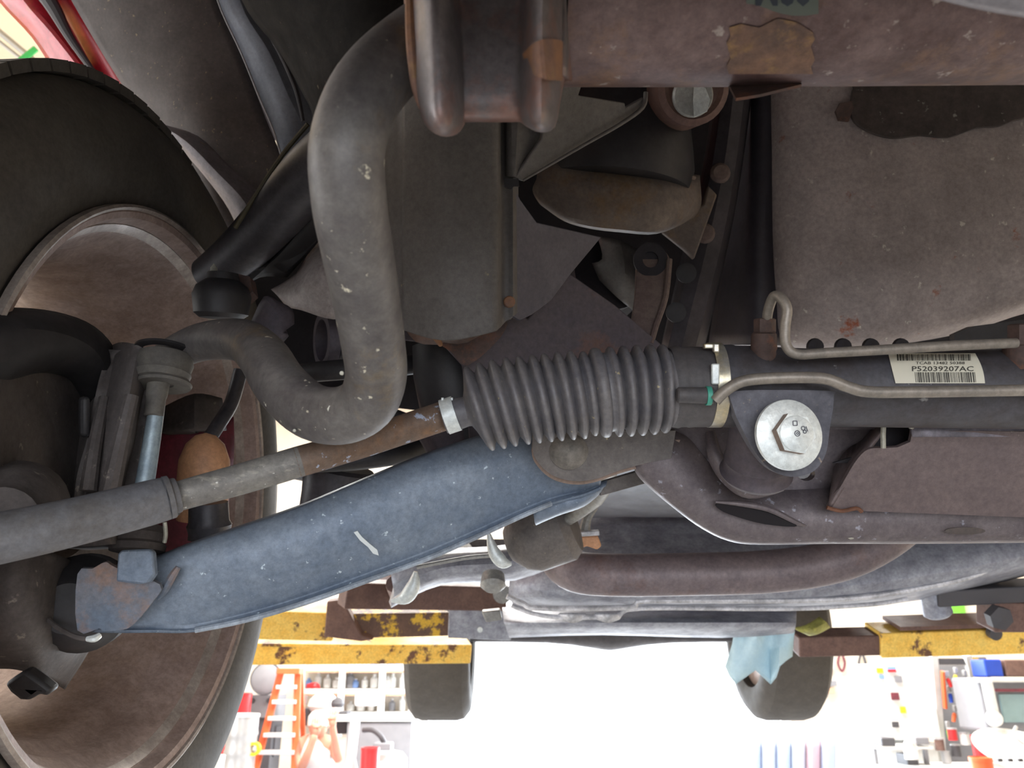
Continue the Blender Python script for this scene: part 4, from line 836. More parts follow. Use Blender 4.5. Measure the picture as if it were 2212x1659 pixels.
obj('bright_edge', sweep([P(1055, 1150, .93), P(1066, 1190, .93), P(1085, 1214, .93), P(1105, 1218, .93)], [.002, .007, .0075, .002], 12, seg=5), M['galv'], cyl)
obj('strap', sweep([P(900, 1225, .95), P(1000, 1206, .95), P(1060, 1200, .95)], [.0025] * 3, 8, seg=3), M['alu'], cyl)
pb = thing('perch_bracket', 'dull brown trailing link bracket with bright curved edge', 'bracket', P(880, 1265, 1.2))
obj('link_body', loft([[(840, 1215, 1.2), (850, 1260, 1.15), (840, 1300, 1.2)], [(950, 1200, 1.2), (960, 1225, 1.15), (950, 1250, 1.2)], [(1100, 1190, 1.2), (1100, 1212, 1.15), (1110, 1240, 1.2)], [(1230, 1150, 1.2), (1230, 1170, 1.15), (1240, 1190, 1.2)]], 4, 4), M['trans'], pb, solid=.01)
obj('hanger', sweep([P(850, 1262, 1.2), P(852, 1284, 1.76)], .012, 10), M['brown'], pb)
obj('reflection_lip', sweep([P(898, 1235, 1.13), P(893, 1265, 1.13), P(876, 1290, 1.13), P(845, 1298, 1.13)], [.003, .010, .010, .002], 12, seg=5), M['galv'], pb)  # white crescent: reflection on the cup edge put into pale colour
obj('knob', lathe(P(1065, 1256, 1.12), -FW - UP, [(-.01, .016), (.006, .018), (.012, .012), (.013, 0)], 20), M['alu'], pb)
rr_ = thing('rear_frame_rail', 'brown box section frame rail running back above the lift', 'frame', P(880, 1280, 1.6))
obj('rail', bar(P(740, 1282, 1.7), P(1085, 1290, 1.9), .05, .055), M['brown'], rr_, smooth=False, bevel=.003)
obj('end_box', bar(P(970, 1340, 1.9), P(1105, 1345, 1.9), .05, .07), M['trans'], rr_, smooth=False, bevel=.003)
obj('joint_tab', lathe(P(1085, 1283, 1.7), -FW, [(-.02, .018), (.004, .02), (.006, 0)], 16), M['alu'], rr_)
obj('bright_hole', lathe(P(1037, 1360, 1.75), -FW, [(0, .006), (.002, .006)], 12), M['galv'], rr_)
obj('lower_lug', plate([(1040, 1322), (1080, 1318), (1085, 1340), (1050, 1345)], flatd(1.7), .02), M['alu'], rr_, bevel=.003)
# underbody: floor, rear axle and rear tyres
ubd = thing('car_floor', 'dark underbody floor of the raised car', 'car body', P(1500, 1200, 2.4))
def W(x, y, z): return Vector((x, y, z + 1.5))
M['under'] = mat('underbody_coating', (66, 66, 76), .6, .1)
obj('floor_pan', box(W(.62, 2.45, .42), 1.05, 2.7, .04), M['under'], ubd, smooth=False)
obj('bonnet', box(W(.41, .55, 1.07), 2.1, 1.7, .03), M['engine'], ubd, smooth=False)
obj('firewall', box(W(.41, 1.35, .75), 1.5, .03, .6), M['engine'], ubd, smooth=False)
obj('sill', box(W(-.42, 3.1, .36), .10, .9, .12), M['brown'], ubd, smooth=False, bevel=.01)
obj('sill', box(W(1.24, 2.3, .30), .10, 2.0, .12), M['brown'], ubd, smooth=False, bevel=.01)
obj('cross_rib', box(W(.6, 2.3, .36), 1.05, .08, .10), M['under'], ubd, smooth=False, bevel=.01)
obj('rear_floor', box(W(.41, 4.2, .55), 1.5, 1.2, .04), M['under'], ubd, smooth=False)
rx = thing('rear_axle', 'dark rear axle beam between the rear tyres', 'axle', P(1315, 1400, 3.4))
obj('beam', sweep([P(930, 1366, 3.45), P(1180, 1366, 3.45), P(1290, 1352, 3.45), (P(1340, 1352, 3.45)), P(1450, 1366, 3.45), P(1700, 1366, 3.45)], [.04, .045, .10, .10, .045, .04], 20, seg=3), M['blackmetal'], rx)
def rtyre(xl, lab):
    t = thing('rear_wheel_assembly', lab, 'tyre', P(xl, 1500, 3.4))
    c = P(xl, 1355, 3.4)
    obj('casing', lathe(c, RT, [(0, .24), (-.01, .28), (-.004, .33), (.02, .36), (.05, .368), (.19, .368), (.22, .36), (.244, .33), (.25, .28), (.24, .24)], 64, closed=True), M['tyre'], t)
    obj('rim', lathe(c + RT * .03, RT, [(0, .235), (.02, .21), (.16, .21), (.18, .235)], 48), M['rim'], t)
rtyre(896, 'dark rear tyre hanging left of the bright doorway')
rtyre(1610, 'dark rear tyre partly behind the blue rag')
rg = thing('blue_rag', 'pale blue rag draped over the drain clamp and hanging down', 'rag', P(1645, 1440, 1.7))
rag = []
topx = [1590, 1612, 1635, 1660, 1685, 1716]; bot = [(1566, 1440), (1590, 1478), (1632, 1448), (1664, 1478), (1682, 1442), (1712, 1418)]
rows = []
for t in (0, .25, .5, .75, 1):
    rows.append([(a_ + (b_[0] - a_) * t, 1364 + (b_[1] - 1364) * t, 1.62 + .02 * math.sin(i * 2.3 + t * 2)) for i, (a_, b_) in enumerate(zip(topx, bot))])
obj('cloth', loft(rows, 2, 2), M['rag'], rg, solid=.004, sharp=80)
yc = thing('yellow_clamp', 'olive yellow ribbed strap end beside the rag', 'strap', P(1750, 1355, 1.6))
obj('webbing', loft([[(1712, 1356, 1.6), (1740, 1350, 1.58), (1770, 1332, 1.6)], [(1730, 1366, 1.58), (1755, 1360, 1.56), (1785, 1344, 1.58)], [(1748, 1374, 1.6), (1768, 1370, 1.58), (1794, 1356, 1.6)]], 3, 3), mat('olive_webbing', (176, 172, 84), .7, 0, var=(140, 136, 70)), yc, solid=.012)
# lift arms
def lift(x, lab):
    t = thing('car_lift', lab, 'lift', (x, 1.5, 0), 'posts and arms of the two-post lift')
    obj('column', box((x, 1.5, 1.9), .25, .3, 3.8), M['yellow'], t, smooth=False, bevel=.01)
    obj('base_plate', box((x, 1.5, .01), .5, .5, .02), M['dgrey'], t, smooth=False)
    a = bpy.data.objects.new('lift_arm', None); COL.objects.link(a); a.parent = t; WL[a.name] = Vector((x, 1.5, 0)); return a
la = lift(-1.75, 'worn yellow lift with flaking beam at the left above the shelves')
obj('arm', bar(P(480, 1403, 2.2), P(1010, 1402, 2.4), .10, .055), M['yellow'], la, smooth=False, bevel=.004)
obj('arm_cap', bar(P(480, 1378, 2.2), P(960, 1384, 2.4), .12, .008), M['yellow'], la, smooth=False)
obj('upper_carriage', bar(P(520, 1338, 2.05), P(722, 1344, 2.1), .10, .072), M['yellow'], la, smooth=False, bevel=.006)
obj('flaking_beam', bar(P(735, 1344, 2.05), P(962, 1340, 2.15), .08, .062), M['yellowflake'], la, smooth=False, bevel=.004, label='brown beam with flaking yellow paint')
obj('pad_bracket', plate([(706, 1300), (740, 1296), (780, 1372), (806, 1382), (780, 1386), (700, 1376)], flatd(2.0), .03), M['brown'], la, bevel=.003)
lb = lift(2.7, 'yellow and brown lift whose arm crosses above the tool rack')
obj('arm', bar(P(1885, 1382, 2.1), P(2420, 1366, 2.1), .10, .064), M['yellow'], lb, smooth=False, bevel=.004)
obj('inner_arm', bar(P(1715, 1388, 2.1), P(1895, 1384, 2.1), .08, .052), M['brown'], lb, smooth=False, bevel=.004, label='bare brown telescoping length')
obj('edge_rail', bar(P(1925, 1346, 2.1), P(2420, 1330, 2.1), .10, .010), M['brown'], lb, smooth=False)
obj('knob', lathe(P(2142, 1365, 2.04), -FW, [(0, .016), (.02, .016), (.022, 0)], 16), M['dgrey'], lb)
bx_ = thing('body_mount_bracket', 'dark bracket and bolts beneath the frame at right edge', 'bracket', P(2100, 1290, 1.5))
obj('beam', bar(P(2010, 1286, 1.5), P(2330, 1268, 1.5), .06, .030), M['dgrey'], bx_, smooth=False, bevel=.003)
obj('boss', lathe(P(2010, 1270, 1.5), -UP + RT * .3, [(0, .022), (.05, .026), (.055, .02)], 24), M['trans'], bx_)
obj('block', box(P(2190, 1325, 1.5), .11, .06, .055, (RT, FW, UP)), M['brown'], bx_, smooth=False, bevel=.004)
obj('plug', lathe(P(2150, 1330, 1.47), -FW, [(0, .022), (.02, .022), (.022, 0)], 6), M['dgrey'], bx_, smooth=False)

# ================================================================== SHOP CONTENT
def thingbox(name, label, cat, px, py, d, wpx, hpx, depth, m, group=None):
    c = P(px, py, d); s = d / FPX
    o = obj(name, box(c, wpx * s, depth, hpx * s), m, None, smooth=False, bevel=.004); return tag(o, label, cat, group)
def upright(px, py, d): return P(px, py, d)
Z = Vector((0, 0, 1)); Y = Vector((0, 1, 0))
def PW(px, py, yw):
    D = P(px, py, 1) - EYE; return EYE + D * (yw / D.y)
# wall shelf left
ws = thing('wall_shelf', 'white open shelf rack with orange-edged boards left of the doorway', 'shelf', P(780, 1500, 8.4))
D0 = 8.4; s = D0 / FPX
for yy in (1443, 1493, 1543):
    a, b = P(655, yy, D0), P(893, yy, D0)
    obj('board', bar(a + Y * .2, b + Y * .2, .45, .05, Z), M['white'], ws, smooth=False)
    obj('board_edge', bar(a - Z * .035 - Y * .02, b - Z * .035 - Y * .02, .02, .02, Z), M['woodt'], ws, smooth=False)
for xx in (655, 742, 828, 893):
    obj('upright', bar(P(xx, 1425, D0), Vector((P(xx, 1425, D0).x, P(xx, 1425, D0).y, 0.9)), .06, .05, Y), M['white'], ws, smooth=False)
obj('back_panel', box(P(774, 1495, D0) + Y * .45, 240 * s, .02, 130 * s), M['grey'], ws, smooth=False)
rj = random.Random(5)
def bottle(px, ybase, d, r, h, m, lab, grp, cap=None):
    c = P(px, ybase, d) + Y * .12
    t = thing('bottle', lab, 'bottle', c, grp)
    obj('body', lathe(c, Z, [(0, r * .95), (h * .05, r), (h * .65, r), (h * .8, r * .45), (h * .9, r * .4)], 14), m, t)
    obj('cap', lathe(c + Z * h * .9, Z, [(0, r * .45), (h * .1, r * .42)], 10), cap or M['white'], t)
ORD = 'first second third fourth fifth sixth seventh eighth ninth tenth eleventh twelfth'.split()
cols = ['white', 'white', 'lblue', 'white', 'grey', 'white', 'lblue', 'white']
k = 0
for (yy, x0, x1, n, nm) in ((1441, 752, 890, 9, 'top'), (1491, 660, 886, 12, 'middle'), (1541, 752, 888, 7, 'bottom')):
    for i in range(n):
        xx = x0 + (x1 - x0) * i / (n - 1)
        if any(abs(xx - u) < 7 for u in (742, 828)): xx += 9
        h = rj.uniform(.09, .17); r = rj.uniform(.03, .045)
        cc_ = rj.choice(cols)
        bottle(xx, yy - 5, D0 - .05, r, h, M[cc_], '%s bottle, %s from the left on the %s board of the white shelf' % ({'white': 'white', 'lblue': 'pale blue', 'grey': 'grey'}[cc_], ORD[i], nm), 'bottles on the %s shelf board' % nm); k += 1
tag(obj('red_rag', loft([[(662, 1478, 8.3), (680, 1474, 8.28), (690, 1478, 8.3)], [(660, 1488, 8.3), (676, 1485, 8.24), (692, 1487, 8.3)]], 3, 3), M['drumred'], None, solid=.03), 'red crumpled cloth on the shelf beside the ladder', 'rag')
# hanging hub cap
t = thing('round_cover', 'grey round cover leaning above the red drums', 'cover', P(575, 1468, 7.6))
obj('disc', lathe(P(575, 1466, 7.6), -Y + Z * .1, [(0, .14), (.02, .14), (.04, .11), (.045, 0)], 32), M['grey'], t)
obj('rim', lathe(P(575, 1466, 7.6), -Y + Z * .1, [(-.01, .14), (.01, .15), (.03, .145), (.02, .135)], 32, closed=True), M['dgrey'], t)
# cabinet behind the ladder
t = thing('tool_chest', 'grey low chest behind the ladder with dark dials', 'chest', P(575, 1520, 7.8))
c = P(575, 1524, 7.8); obj('body', box(c, .28, .4, .2), M['grey'], t, smooth=False)
for dx in (-.08, .08): obj('dial', lathe(c + Vector((dx, -.2, .05)), -Y, [(0, .025), (.02, .022)], 14), M['dgrey'], t)
c2 = Vector((c.x, c.y, (c.z - .1) / 2)); obj('stand', box(c2, .26, .36, c.z - .1), M['dgrey'], t, smooth=False)
# red drums
def drum(px, ytop, d, r, h, m, lab, ribs=2, nm='drum', grp=None):
    c = P(px, ytop, d); z0 = c.z - h
    t = thing(nm, lab, 'drum', Vector((c.x, c.y, z0)), grp)
    pr = [(0, r)]
    for q in range(1, ribs + 1):
        zc = h * q / (ribs + 1); pr += [(zc - .025, r), (zc, r * 1.06), (zc + .025, r)]
    pr += [(h, r)]
    obj('shell', lathe(Vector((c.x, c.y, z0)), Z, pr, 32), m, t, sharp=60)
    obj('lid', lathe(Vector((c.x, c.y, z0 + h)), Z, [(-.01, r * 1.04), (.012, r * 1.04), (.014, r * .9), (.004, r * .88)], 32), M['rungs'] if m is M['steel'] else m, t)
    return t
drum(527, 1545, 6.4, .12, 1.2, M['steel'], 'shiny ribbed silver drum left of the orange ladder', 8)
drum(520, 1500, 7.2, .10, 1.4, M['drumred'], 'tall red cylinder standing behind the silver drum', 2, 'gas_cylinder')
drum(489, 1478, 6.9, .085, 1.4, M['drumred'], 'red cylinder next to the front tyre edge', 1, 'gas_cylinder')
drum(466, 1636, 4.6, .05, .4, M['white'], 'white tub low beside the tyre edge', 0, 'tub')
# ladder
ld = thing('step_ladder', 'orange fibreglass step ladder with bright aluminium steps', 'ladder', P(590, 1659, 6.6))
A0, A1 = P(607, 1452, 7.25), P(499, 1863, 6.75); B0, B1 = P(644, 1452, 7.25), P(629, 1863, 6.75)
obj('rail', bar(A0, A1, .06, .035, Y), M['orange'], ld, smooth=False, bevel=.003)
obj('rail', bar(B0, B1, .06, .035, Y), M['orange'], ld, smooth=False, bevel=.003)
for yy in (1486, 1520, 1557, 1594, 1632, 1674, 1720):
    t = (yy - 1452) / 411
    obj('step', bar(A0.lerp(A1, t), B0.lerp(B1, t), .09, .035, Z), M['rungs'], ld, smooth=False, bevel=.003)
obj('rear_rail', bar(P(650, 1452, 7.3), P(662, 1840, 7.5), .04, .03, Y), M['orange'], ld, smooth=False)
obj('top_cap', bar(P(602, 1450, 7.25), P(652, 1450, 7.25), .16, .05, Z), M['orange'], ld, smooth=False, bevel=.004)
tag(obj('yellow_tape_roll', lathe(P(551, 1617, 6.3), -Y, [(0, .03), (0, .05), (.05, .05), (.05, .03)], 24, closed=True), M['yel'], None), 'yellow tape roll hanging by the silver drum', 'tape')
# person
def skin(name, joints, edges, m, parent, sub=2, root=0):
    me = bpy.data.meshes.new(name); c = joints[0][0]
    me.from_pydata([j[0] - c for j in joints], edges, [])
    o = bpy.data.objects.new(name, me); COL.objects.link(o); o.location = c - wloc(parent); o.parent = parent; WL[o.name] = c
    me.materials.append(m)
    md = o.modifiers.new('skin', 'SKIN'); md.use_smooth_shade = True
    for i, j in enumerate(joints):
        sv = me.skin_vertices[0].data[i]; r = j[1]; sv.radius = (r, r) if not isinstance(r, tuple) else r; sv.use_root = (i == root)
    s_ = o.modifiers.new('sub', 'SUBSURF'); s_.levels = sub; s_.render_levels = sub
    return o
DP = 6.7
def Q(px, py, f=0): return P(px, py, DP) + Y * f
pe_ = thing('person', 'seated person in white sleeveless shirt, white hair, hands raised to face', 'person', Q(680, 1700))
J = [(Q(684, 1720), .13), (Q(684, 1680), .13), (Q(684, 1630), .135), (Q(686, 1602), .12), (Q(688, 1586), .055), (Q(689, 1572), .05),
     (Q(656, 1604), .055), (Q(650, 1634, -.05), .045), (Q(662, 1655, -.18), .04), (Q(678, 1628, -.25), .035), (Q(690, 1592, -.22), .03), (Q(693, 1580, -.2), .03),
     (Q(716, 1602), .055), (Q(728, 1628, -.05), .045), (Q(738, 1640, -.12), .04), (Q(734, 1600, -.18), .033), (Q(730, 1572, -.2), .028), (Q(730, 1562, -.2), .028),
     (Q(660, 1730, -.1), .09), (Q(655, 1728, -.5), .075), (Q(655, 1850, -.5), .055), (Q(655, 1955, -.5), .04), (Q(655, 1965, -.62), .035),
     (Q(708, 1730, -.1), .09), (Q(712, 1728, -.5), .075), (Q(712, 1850, -.5), .055), (Q(712, 1955, -.5), .04), (Q(712, 1965, -.62), .035)]
E = [(0, 1), (1, 2), (2, 3), (3, 4), (4, 5), (3, 6), (6, 7), (7, 8), (8, 9), (9, 10), (10, 11), (3, 12), (12, 13), (13, 14), (14, 15), (15, 16), (16, 17), (0, 18), (18, 19), (19, 20), (20, 21), (21, 22), (0, 23), (23, 24), (24, 25), (25, 26), (26, 27)]
skin('body', J, E, M['skin'], pe_)
skin('shirt', [(Q(684, 1718), .155), (Q(684, 1680), .15), (Q(684, 1640), .155), (Q(685, 1612), .15), (Q(687, 1598), .085), (Q(662, 1602), .07), (Q(712, 1601), .07)], [(0, 1), (1, 2), (2, 3), (3, 4), (3, 5), (3, 6)], M['shirt'], pe_)
skin('trousers', [(Q(684, 1728), .15), (Q(660, 1732, -.12), .10), (Q(655, 1730, -.5), .088), (Q(655, 1850, -.5), .07), (Q(655, 1940, -.5), .06), (Q(708, 1732, -.12), .10), (Q(712, 1730, -.5), .088), (Q(712, 1850, -.5), .07), (Q(712, 1940, -.5), .06)], [(0, 1), (1, 2), (2, 3), (3, 4), (0, 5), (5, 6), (6, 7), (7, 8)], M['jean'], pe_)
hc = Q(688, 1562)
hv = []
hd = lathe(hc - Z * .11, Z, [(0, .03), (.02, .055), (.05, .072), (.09, .080), (.13, .083), (.17, .075), (.20, .05), (.213, .02), (.215, 0)], 24)
obj('head', hd, M['skin'], pe_)
obj('hair', lathe(hc - Z * .02, Z + Y * .25, [(-.01, .086), (.03, .093), (.07, .090), (.10, .070), (.12, .035), (.124, 0)], 24), M['hair'], pe_, label='short white hair')
obj('nose', lathe(hc + Vector((0, -.075, -.02)), -Y - Z * .4, [(0, .016), (.02, .012), (.028, 0)], 10), M['skin'], pe_)
for sx in (-1, 1):
    obj('eye', lathe(hc + Vector((sx * .03, -.076, .008)), -Y, [(0, .011), (.004, .009), (.006, 0)], 10), M['dgrey'], pe_)
    obj('ear', lathe(hc + Vector((sx * .078, 0, -.01)), Vector((sx, 0, 0)), [(0, .024), (.012, .022), (.014, .01)], 12), M['skin'], pe_)
obj('mouth', box(hc + Vector((0, -.07, -.06)), .035, .01, .008), M['drumred'], pe_)
for (a, b, f0) in ((693, 1580, -.2), (730, 1562, -.2)):
    w0 = Q(a, b, f0)
    J = [(w0 - Z * .03, .028), (w0 + Z * .03, .034), (w0 + Z * .06, .03)]; E = [(0, 1), (1, 2)]
    for q in range(4):
        n = len(J); ox = (q - 1.5) * .02; ln = (.035, .042, .038, .03)[q]
        J += [(w0 + Vector((ox, 0, .07)), .010), (w0 + Vector((ox, .015, .07 + ln)), .009), (w0 + Vector((ox, .04, .07 + ln + .012)), .008)]
        E += [(2, n), (n, n + 1), (n + 1, n + 2)]
    n = len(J); sg = 1 if a > 700 else -1
    J += [(w0 + Vector((-sg * .035, .01, .03)), .012), (w0 + Vector((-sg * .055, .03, .055)), .010)]; E += [(1, n), (n, n + 1)]
    skin('hand', J, E, M['skin'], pe_, 1)
stl = thing('stool', 'dark round stool under the seated person', 'stool', (Q(684, 1700).x, Q(684, 1700).y, 0))
sx0, sy0 = Q(684, 1700).x, Q(684, 1700).y; zt = Q(684, 1735).z - .1
obj('seat', lathe((sx0, sy0, zt - .05), Z, [(0, .15), (.04, .17), (.05, .15)], 24), M['dgrey'], stl)
for q in range(4):
    an = q * math.pi / 2 + .8; obj('leg', bar((sx0 + .1 * math.cos(an), sy0 + .1 * math.sin(an), zt - .04), (sx0 + .17 * math.cos(an), sy0 + .17 * math.sin(an), 0), .025, .025, Y), M['steel'], stl)
# dark coil of cable and clutter behind the person
tag(obj('hanging_hat', lathe(P(729, 1520, 7.0), Z, [(-.03, .05), (0, .06), (.03, .05), (.05, .02), (.052, 0)], 18), M['dgrey'], None), 'dark rounded cap hanging above the raised hand', 'cap')
for (a, b, ww, hh, mm, lab) in ((662, 1548, 30, 34, 'dgrey', 'dark clutter box left of the white-haired head'), (650, 1512, 18, 20, 'brown', 'brown parts box between ladder and shelf'), (742, 1560, 22, 44, 'dgrey', 'dark narrow box behind the raised hand'), (588, 1600, 26, 60, 'dgrey', 'dark grey locker seen between ladder and drum')):
    thingbox('parts_box', lab, 'box', a, b, 7.7, ww, hh, .2, M[mm])
# bench under shelf
bn = thing('workbench', 'white-topped grey workbench below the wall shelf', 'workbench', P(800, 1560, 7.9))
obj('top', bar(P(700, 1550, 7.6), P(905, 1550, 7.6), .35, .05, Z), M['white'], bn, smooth=False)
pc = P(830, 1600, 7.7); obj('cabinet', box((pc.x, P(800, 1553, 7.6).y, (P(800, 1553, 7.6).z) / 2), .6, .33, P(800, 1553, 7.6).z - .05), M['grey'], bn, smooth=False)
# white stand (tripod jack stand)
wsd = thing('white_stand', 'white tubular stand with splayed legs right of the person', 'stand', P(755, 1659, 6.2))
tp0 = P(768, 1548, 6.2)
obj('mast', bar(tp0, P(758, 1640, 6.2), .07, .05, Y), M['white'], wsd, smooth=False, bevel=.01)
obj('crossarm', bar(P(752, 1551, 6.2), P(797, 1551, 6.2), .05, .04, Z), M['white'], wsd, smooth=False, bevel=.01)
obj('leg', bar(P(758, 1630, 6.2), P(728, 1760, 6.0), .05, .04, Y), M['white'], wsd, smooth=False)
obj('leg', bar(P(758, 1630, 6.2), P(785, 1760, 6.3), .05, .04, Y), M['white'], wsd, smooth=False)
obj('cap', bar(P(770, 1512, 6.6), P(815, 1512, 6.6), .2, .09, Z), M['white'], wsd, smooth=False, bevel=.02)
hz = thing('vacuum', 'grey-white shop vacuum with curved dark hose', 'vacuum', P(830, 1640, 6.3))
vc = P(835, 1625, 6.9)
obj('canister', lathe(Vector((vc.x, vc.y, 0.1)), Z, [(0, .16), (.05, .18), (vc.z - .15, .18), (vc.z - .10, .14), (vc.z - .08, .05)], 28), M['white'], hz)
obj('motor_head', box(P(828, 1612, 6.7), .15, .15, .06), M['grey'], hz, bevel=.01, smooth=False)
obj('hose', sweep([P(785, 1577, 6.8), P(805, 1577, 6.75), P(822, 1590, 6.7), P(832, 1610, 6.7)], .022, 12, seg=5), M['dgrey'], hz)
tag(drum(800, 1618, 6.25, .07, .35, M['drumred'], 'red bucket between white stand and vacuum', 1, 'bucket'), cat='bucket')
tag(obj('green_pole', sweep([P(822, 1600, 7.42), P(864, 1543, 7.62)], .011, 8), M['grn'], None), 'thin green pole leaning over the vacuum', 'pole')
tag(obj('white_bag', lathe(P(700, 1508, 7.6) - Z * .05, Z, [(-.08, .10), (-.02, .15), (.04, .13), (.09, .07), (.1, 0)], 20), M['white'], None), 'white rounded bag on the shelf above the person', 'bag')

# right side of shop -------------------------------------------------
DC = 6.6
cb = thing('white_cabinet', 'tall white cabinet with small stickers right of the doorway', 'cabinet', P(1955, 1659, DC))
def frontbox(x0, x1, y0, y1, d, depth):
    a, b = P(x0, y1, d), P(x1, y0, d); cx_ = (a + b) / 2
    return box(cx_ + Y * depth / 2, (x1 - x0) * d / FPX, depth, (b - a).z), cx_
g, cc = frontbox(1888, 2020, 1434, 1592, DC, .45)
obj('carcass', g, M['white'], cb, smooth=False, bevel=.006)
zt = cc.z - .3
def flat_on(x0, x1, y0, y1, d, th=.01):
    a, b = P(x0, y1, d), P(x1, y0, d); c = (a + b) / 2
    return box((c.x, cc.y - .012, c.z), (x1 - x0) * d / FPX, th, abs((b - a).z))
for (x0, x1, y0, y1, mm, lab) in ((1902, 1916, 1443, 1454, 'yel', 'yellow sticker'), (1926, 1944, 1440, 1446, 'lblue', 'blue strip of the sticker'), (1926, 1944, 1446, 1452, 'drumred', 'red strip of the sticker'), (1905, 1916, 1458, 1466, 'lblue', None), (1938, 1954, 1460, 1474, 'grey', None), (1925, 1942, 1496, 1512, 'reddull', None), (1940, 1952, 1526, 1540, 'yel', None), (1918, 1932, 1558, 1570, 'dgrey', None)):
    o = obj('sticker', flat_on(x0, x1, y0, y1, DC), M[mm], cb, smooth=False)
    if lab: o['label'] = lab
obj('base', box((cc.x, cc.y + .25, (cc.z - .3) / 2), .46, .4, max(.1, cc.z - .35)), M['white'], cb, smooth=False)
for (x0, x1, y0, y1, mm, nm, lab, cat) in (
    (1905, 1935, 1594, 1612, 'dgrey', 'tool_case', 'dark case just beneath the stickered cabinet', 'case'),
    (1978, 2008, 1592, 1608, 'grey', 'tool_case', 'grey case at the cabinet foot near the tool rack', 'case'),
    (1960, 1985, 1630, 1655, 'dgrey', 'drill', 'dark drill shape lying on the bench by the white bottle', 'drill'),
    (2128, 2166, 1424, 1462, 'blue', 'blue_bin', 'bright blue bin above the grey machine', 'bin'),
    (2172, 2230, 1425, 1462, 'brown', 'brown_crate', 'brown crate on the top right shelf', 'crate')):
    g, c_ = frontbox(x0, x1, y0, y1, 6.2, .2); tag(obj(nm, g, M[mm], None, smooth=False, bevel=.01), lab, cat)
rs_ = thing('riser_shelf', 'small pale shelf on the bench below the stickered cabinet', 'shelf', P(1950, 1614, 6.2))
obj('board', bar(P(1896, 1615, 6.2) + Y * .1, P(2014, 1615, 6.2) + Y * .1, .22, .02, Z), M['white'], rs_, smooth=False)
for xx in (1900, 2010): obj('leg', bar(P(xx, 1615, 6.2) + Y * .1, P(xx, 1615, 6.2) + Y * .1 - Z * .17, .03, .03, Y), M['grey'], rs_, smooth=False)
bnch = thing('bench', 'cluttered pale bench below the tool rack', 'bench', P(2000, 1659, 6.2))
obj('top', bar(P(1890, 1660, 6.2), P(2240, 1660, 6.2), .42, .05, Z), M['white'], bnch, smooth=False)
for xx in (1900, 2230): obj('leg', bar(P(xx, 1665, 6.2), Vector((P(xx, 1665, 6.2).x, P(xx, 1665, 6.2).y, 0)), .06, .06, Y), M['grey'], bnch, smooth=False)
t = thing('bottle', 'white spray bottle standing on the bench under the cabinet', 'bottle', P(1970, 1650, 6.1))
obj('body', lathe(P(1970, 1640, 6.1), Z, [(0, .05), (.10, .05), (.15, .02), (.17, .018)], 18), M['white'], t)
obj('nozzle', box(P(1968, 1596, 6.1), .05, .02, .02), M['white'], t)
# tool rack
tr_ = thing('tool_rack', 'narrow upright rack hung with hand tools', 'tool rack', P(2060, 1520, 6.6))
obj('left_post', bar(P(2016, 1415, 6.6), P(2036, 1650, 6.6), .05, .05, Y), M['white'], tr_, smooth=False)
obj('right_post', bar(P(2088, 1415, 6.6), P(2132, 1610, 6.6), .05, .05, Y), M['white'], tr_, smooth=False)
g, _c = frontbox(2020, 2096, 1422, 1436, 6.6, .05); obj('dark_header', g, M['dgrey'], tr_, smooth=False)
g, _c = frontbox(2024, 2108, 1436, 1650, 6.75, .03); obj('backboard', g, M['grey'], tr_, smooth=False)
rj = random.Random(21)
tools = [('hammer', 'red'), ('pliers', 'yellow'), ('wrench', 'silver'), ('screwdriver', 'blue'), ('mallet', 'black'), ('file', 'orange'), ('snips', 'brown'), ('clamp', 'green')]
cm = {'red': 'drumred', 'yellow': 'yel', 'silver': 'steel', 'blue': 'blue', 'black': 'dgrey', 'orange': 'orange', 'brown': 'brown', 'green': 'grn'}
spots_ = [(2046, 1465), (2064, 1458), (2084, 1464), (2052, 1498), (2078, 1503), (2062, 1540), (2092, 1545), (2048, 1575)]
where = ['at the top left', 'at the top middle', 'at the top right', 'in the second row left', 'in the second row right', 'in the third row left', 'in the third row right', 'at the bottom']
for (nm, co), (a, b), wh in zip(tools, spots_, where):
    t = thing(nm, '%s handled %s hanging %s of the tool rack' % (co, nm, wh), nm, P(a, b, 6.5))
    ang = rj.uniform(-.5, .5); dr = (Z * math.cos(ang) + RT * math.sin(ang))
    c = P(a, b, 6.5)
    obj('handle', sweep([c - dr * .07, c - dr * .02, c], [.014, .017, .012], 10), M[cm[co]], t)
    obj('head', box(c + dr * .035, .06 if nm in ('hammer', 'mallet') else .03, .03, .05), M['steel' if nm != 'mallet' else 'dgrey'], t, bevel=.006)
tag(obj('orange_level', bar(P(2036, 1450, 6.5), P(2042, 1530, 6.5), .02, .04, Y), M['orange'], None, smooth=False, bevel=.003), 'long orange level hanging on the left of the tool rack', 'level')
for i, (a, b, mm, co) in enumerate(((2058, 1590, 'drumred', 'red'), (2030, 1612, 'brown', 'brown'), (2085, 1600, 'white', 'white'), (2066, 1625, 'dgrey', 'dark grey'), (2044, 1640, 'steel', 'silver'))):
    t = thing('tin', '%s tin in the clutter below the tool rack' % co, 'tin', P(a, b, 6.3))
    obj('body', lathe(P(a, b, 6.3) - Z * .03, Z, [(0, .035), (.08, .035)], 16), M[mm], t)
    obj('lid', lathe(P(a, b, 6.3) + Z * .05, Z, [(0, .038), (.01, .038)], 16), M['steel'], t)
gp = thing('grey_panel', 'leaning grey panel with yellow labels', 'panel', P(2120, 1500, 6.4))
obj('board', plate([(2096, 1420), (2130, 1420), (2172, 1600), (2128, 1606)], flatd(6.75), .03), M['grey'], gp)
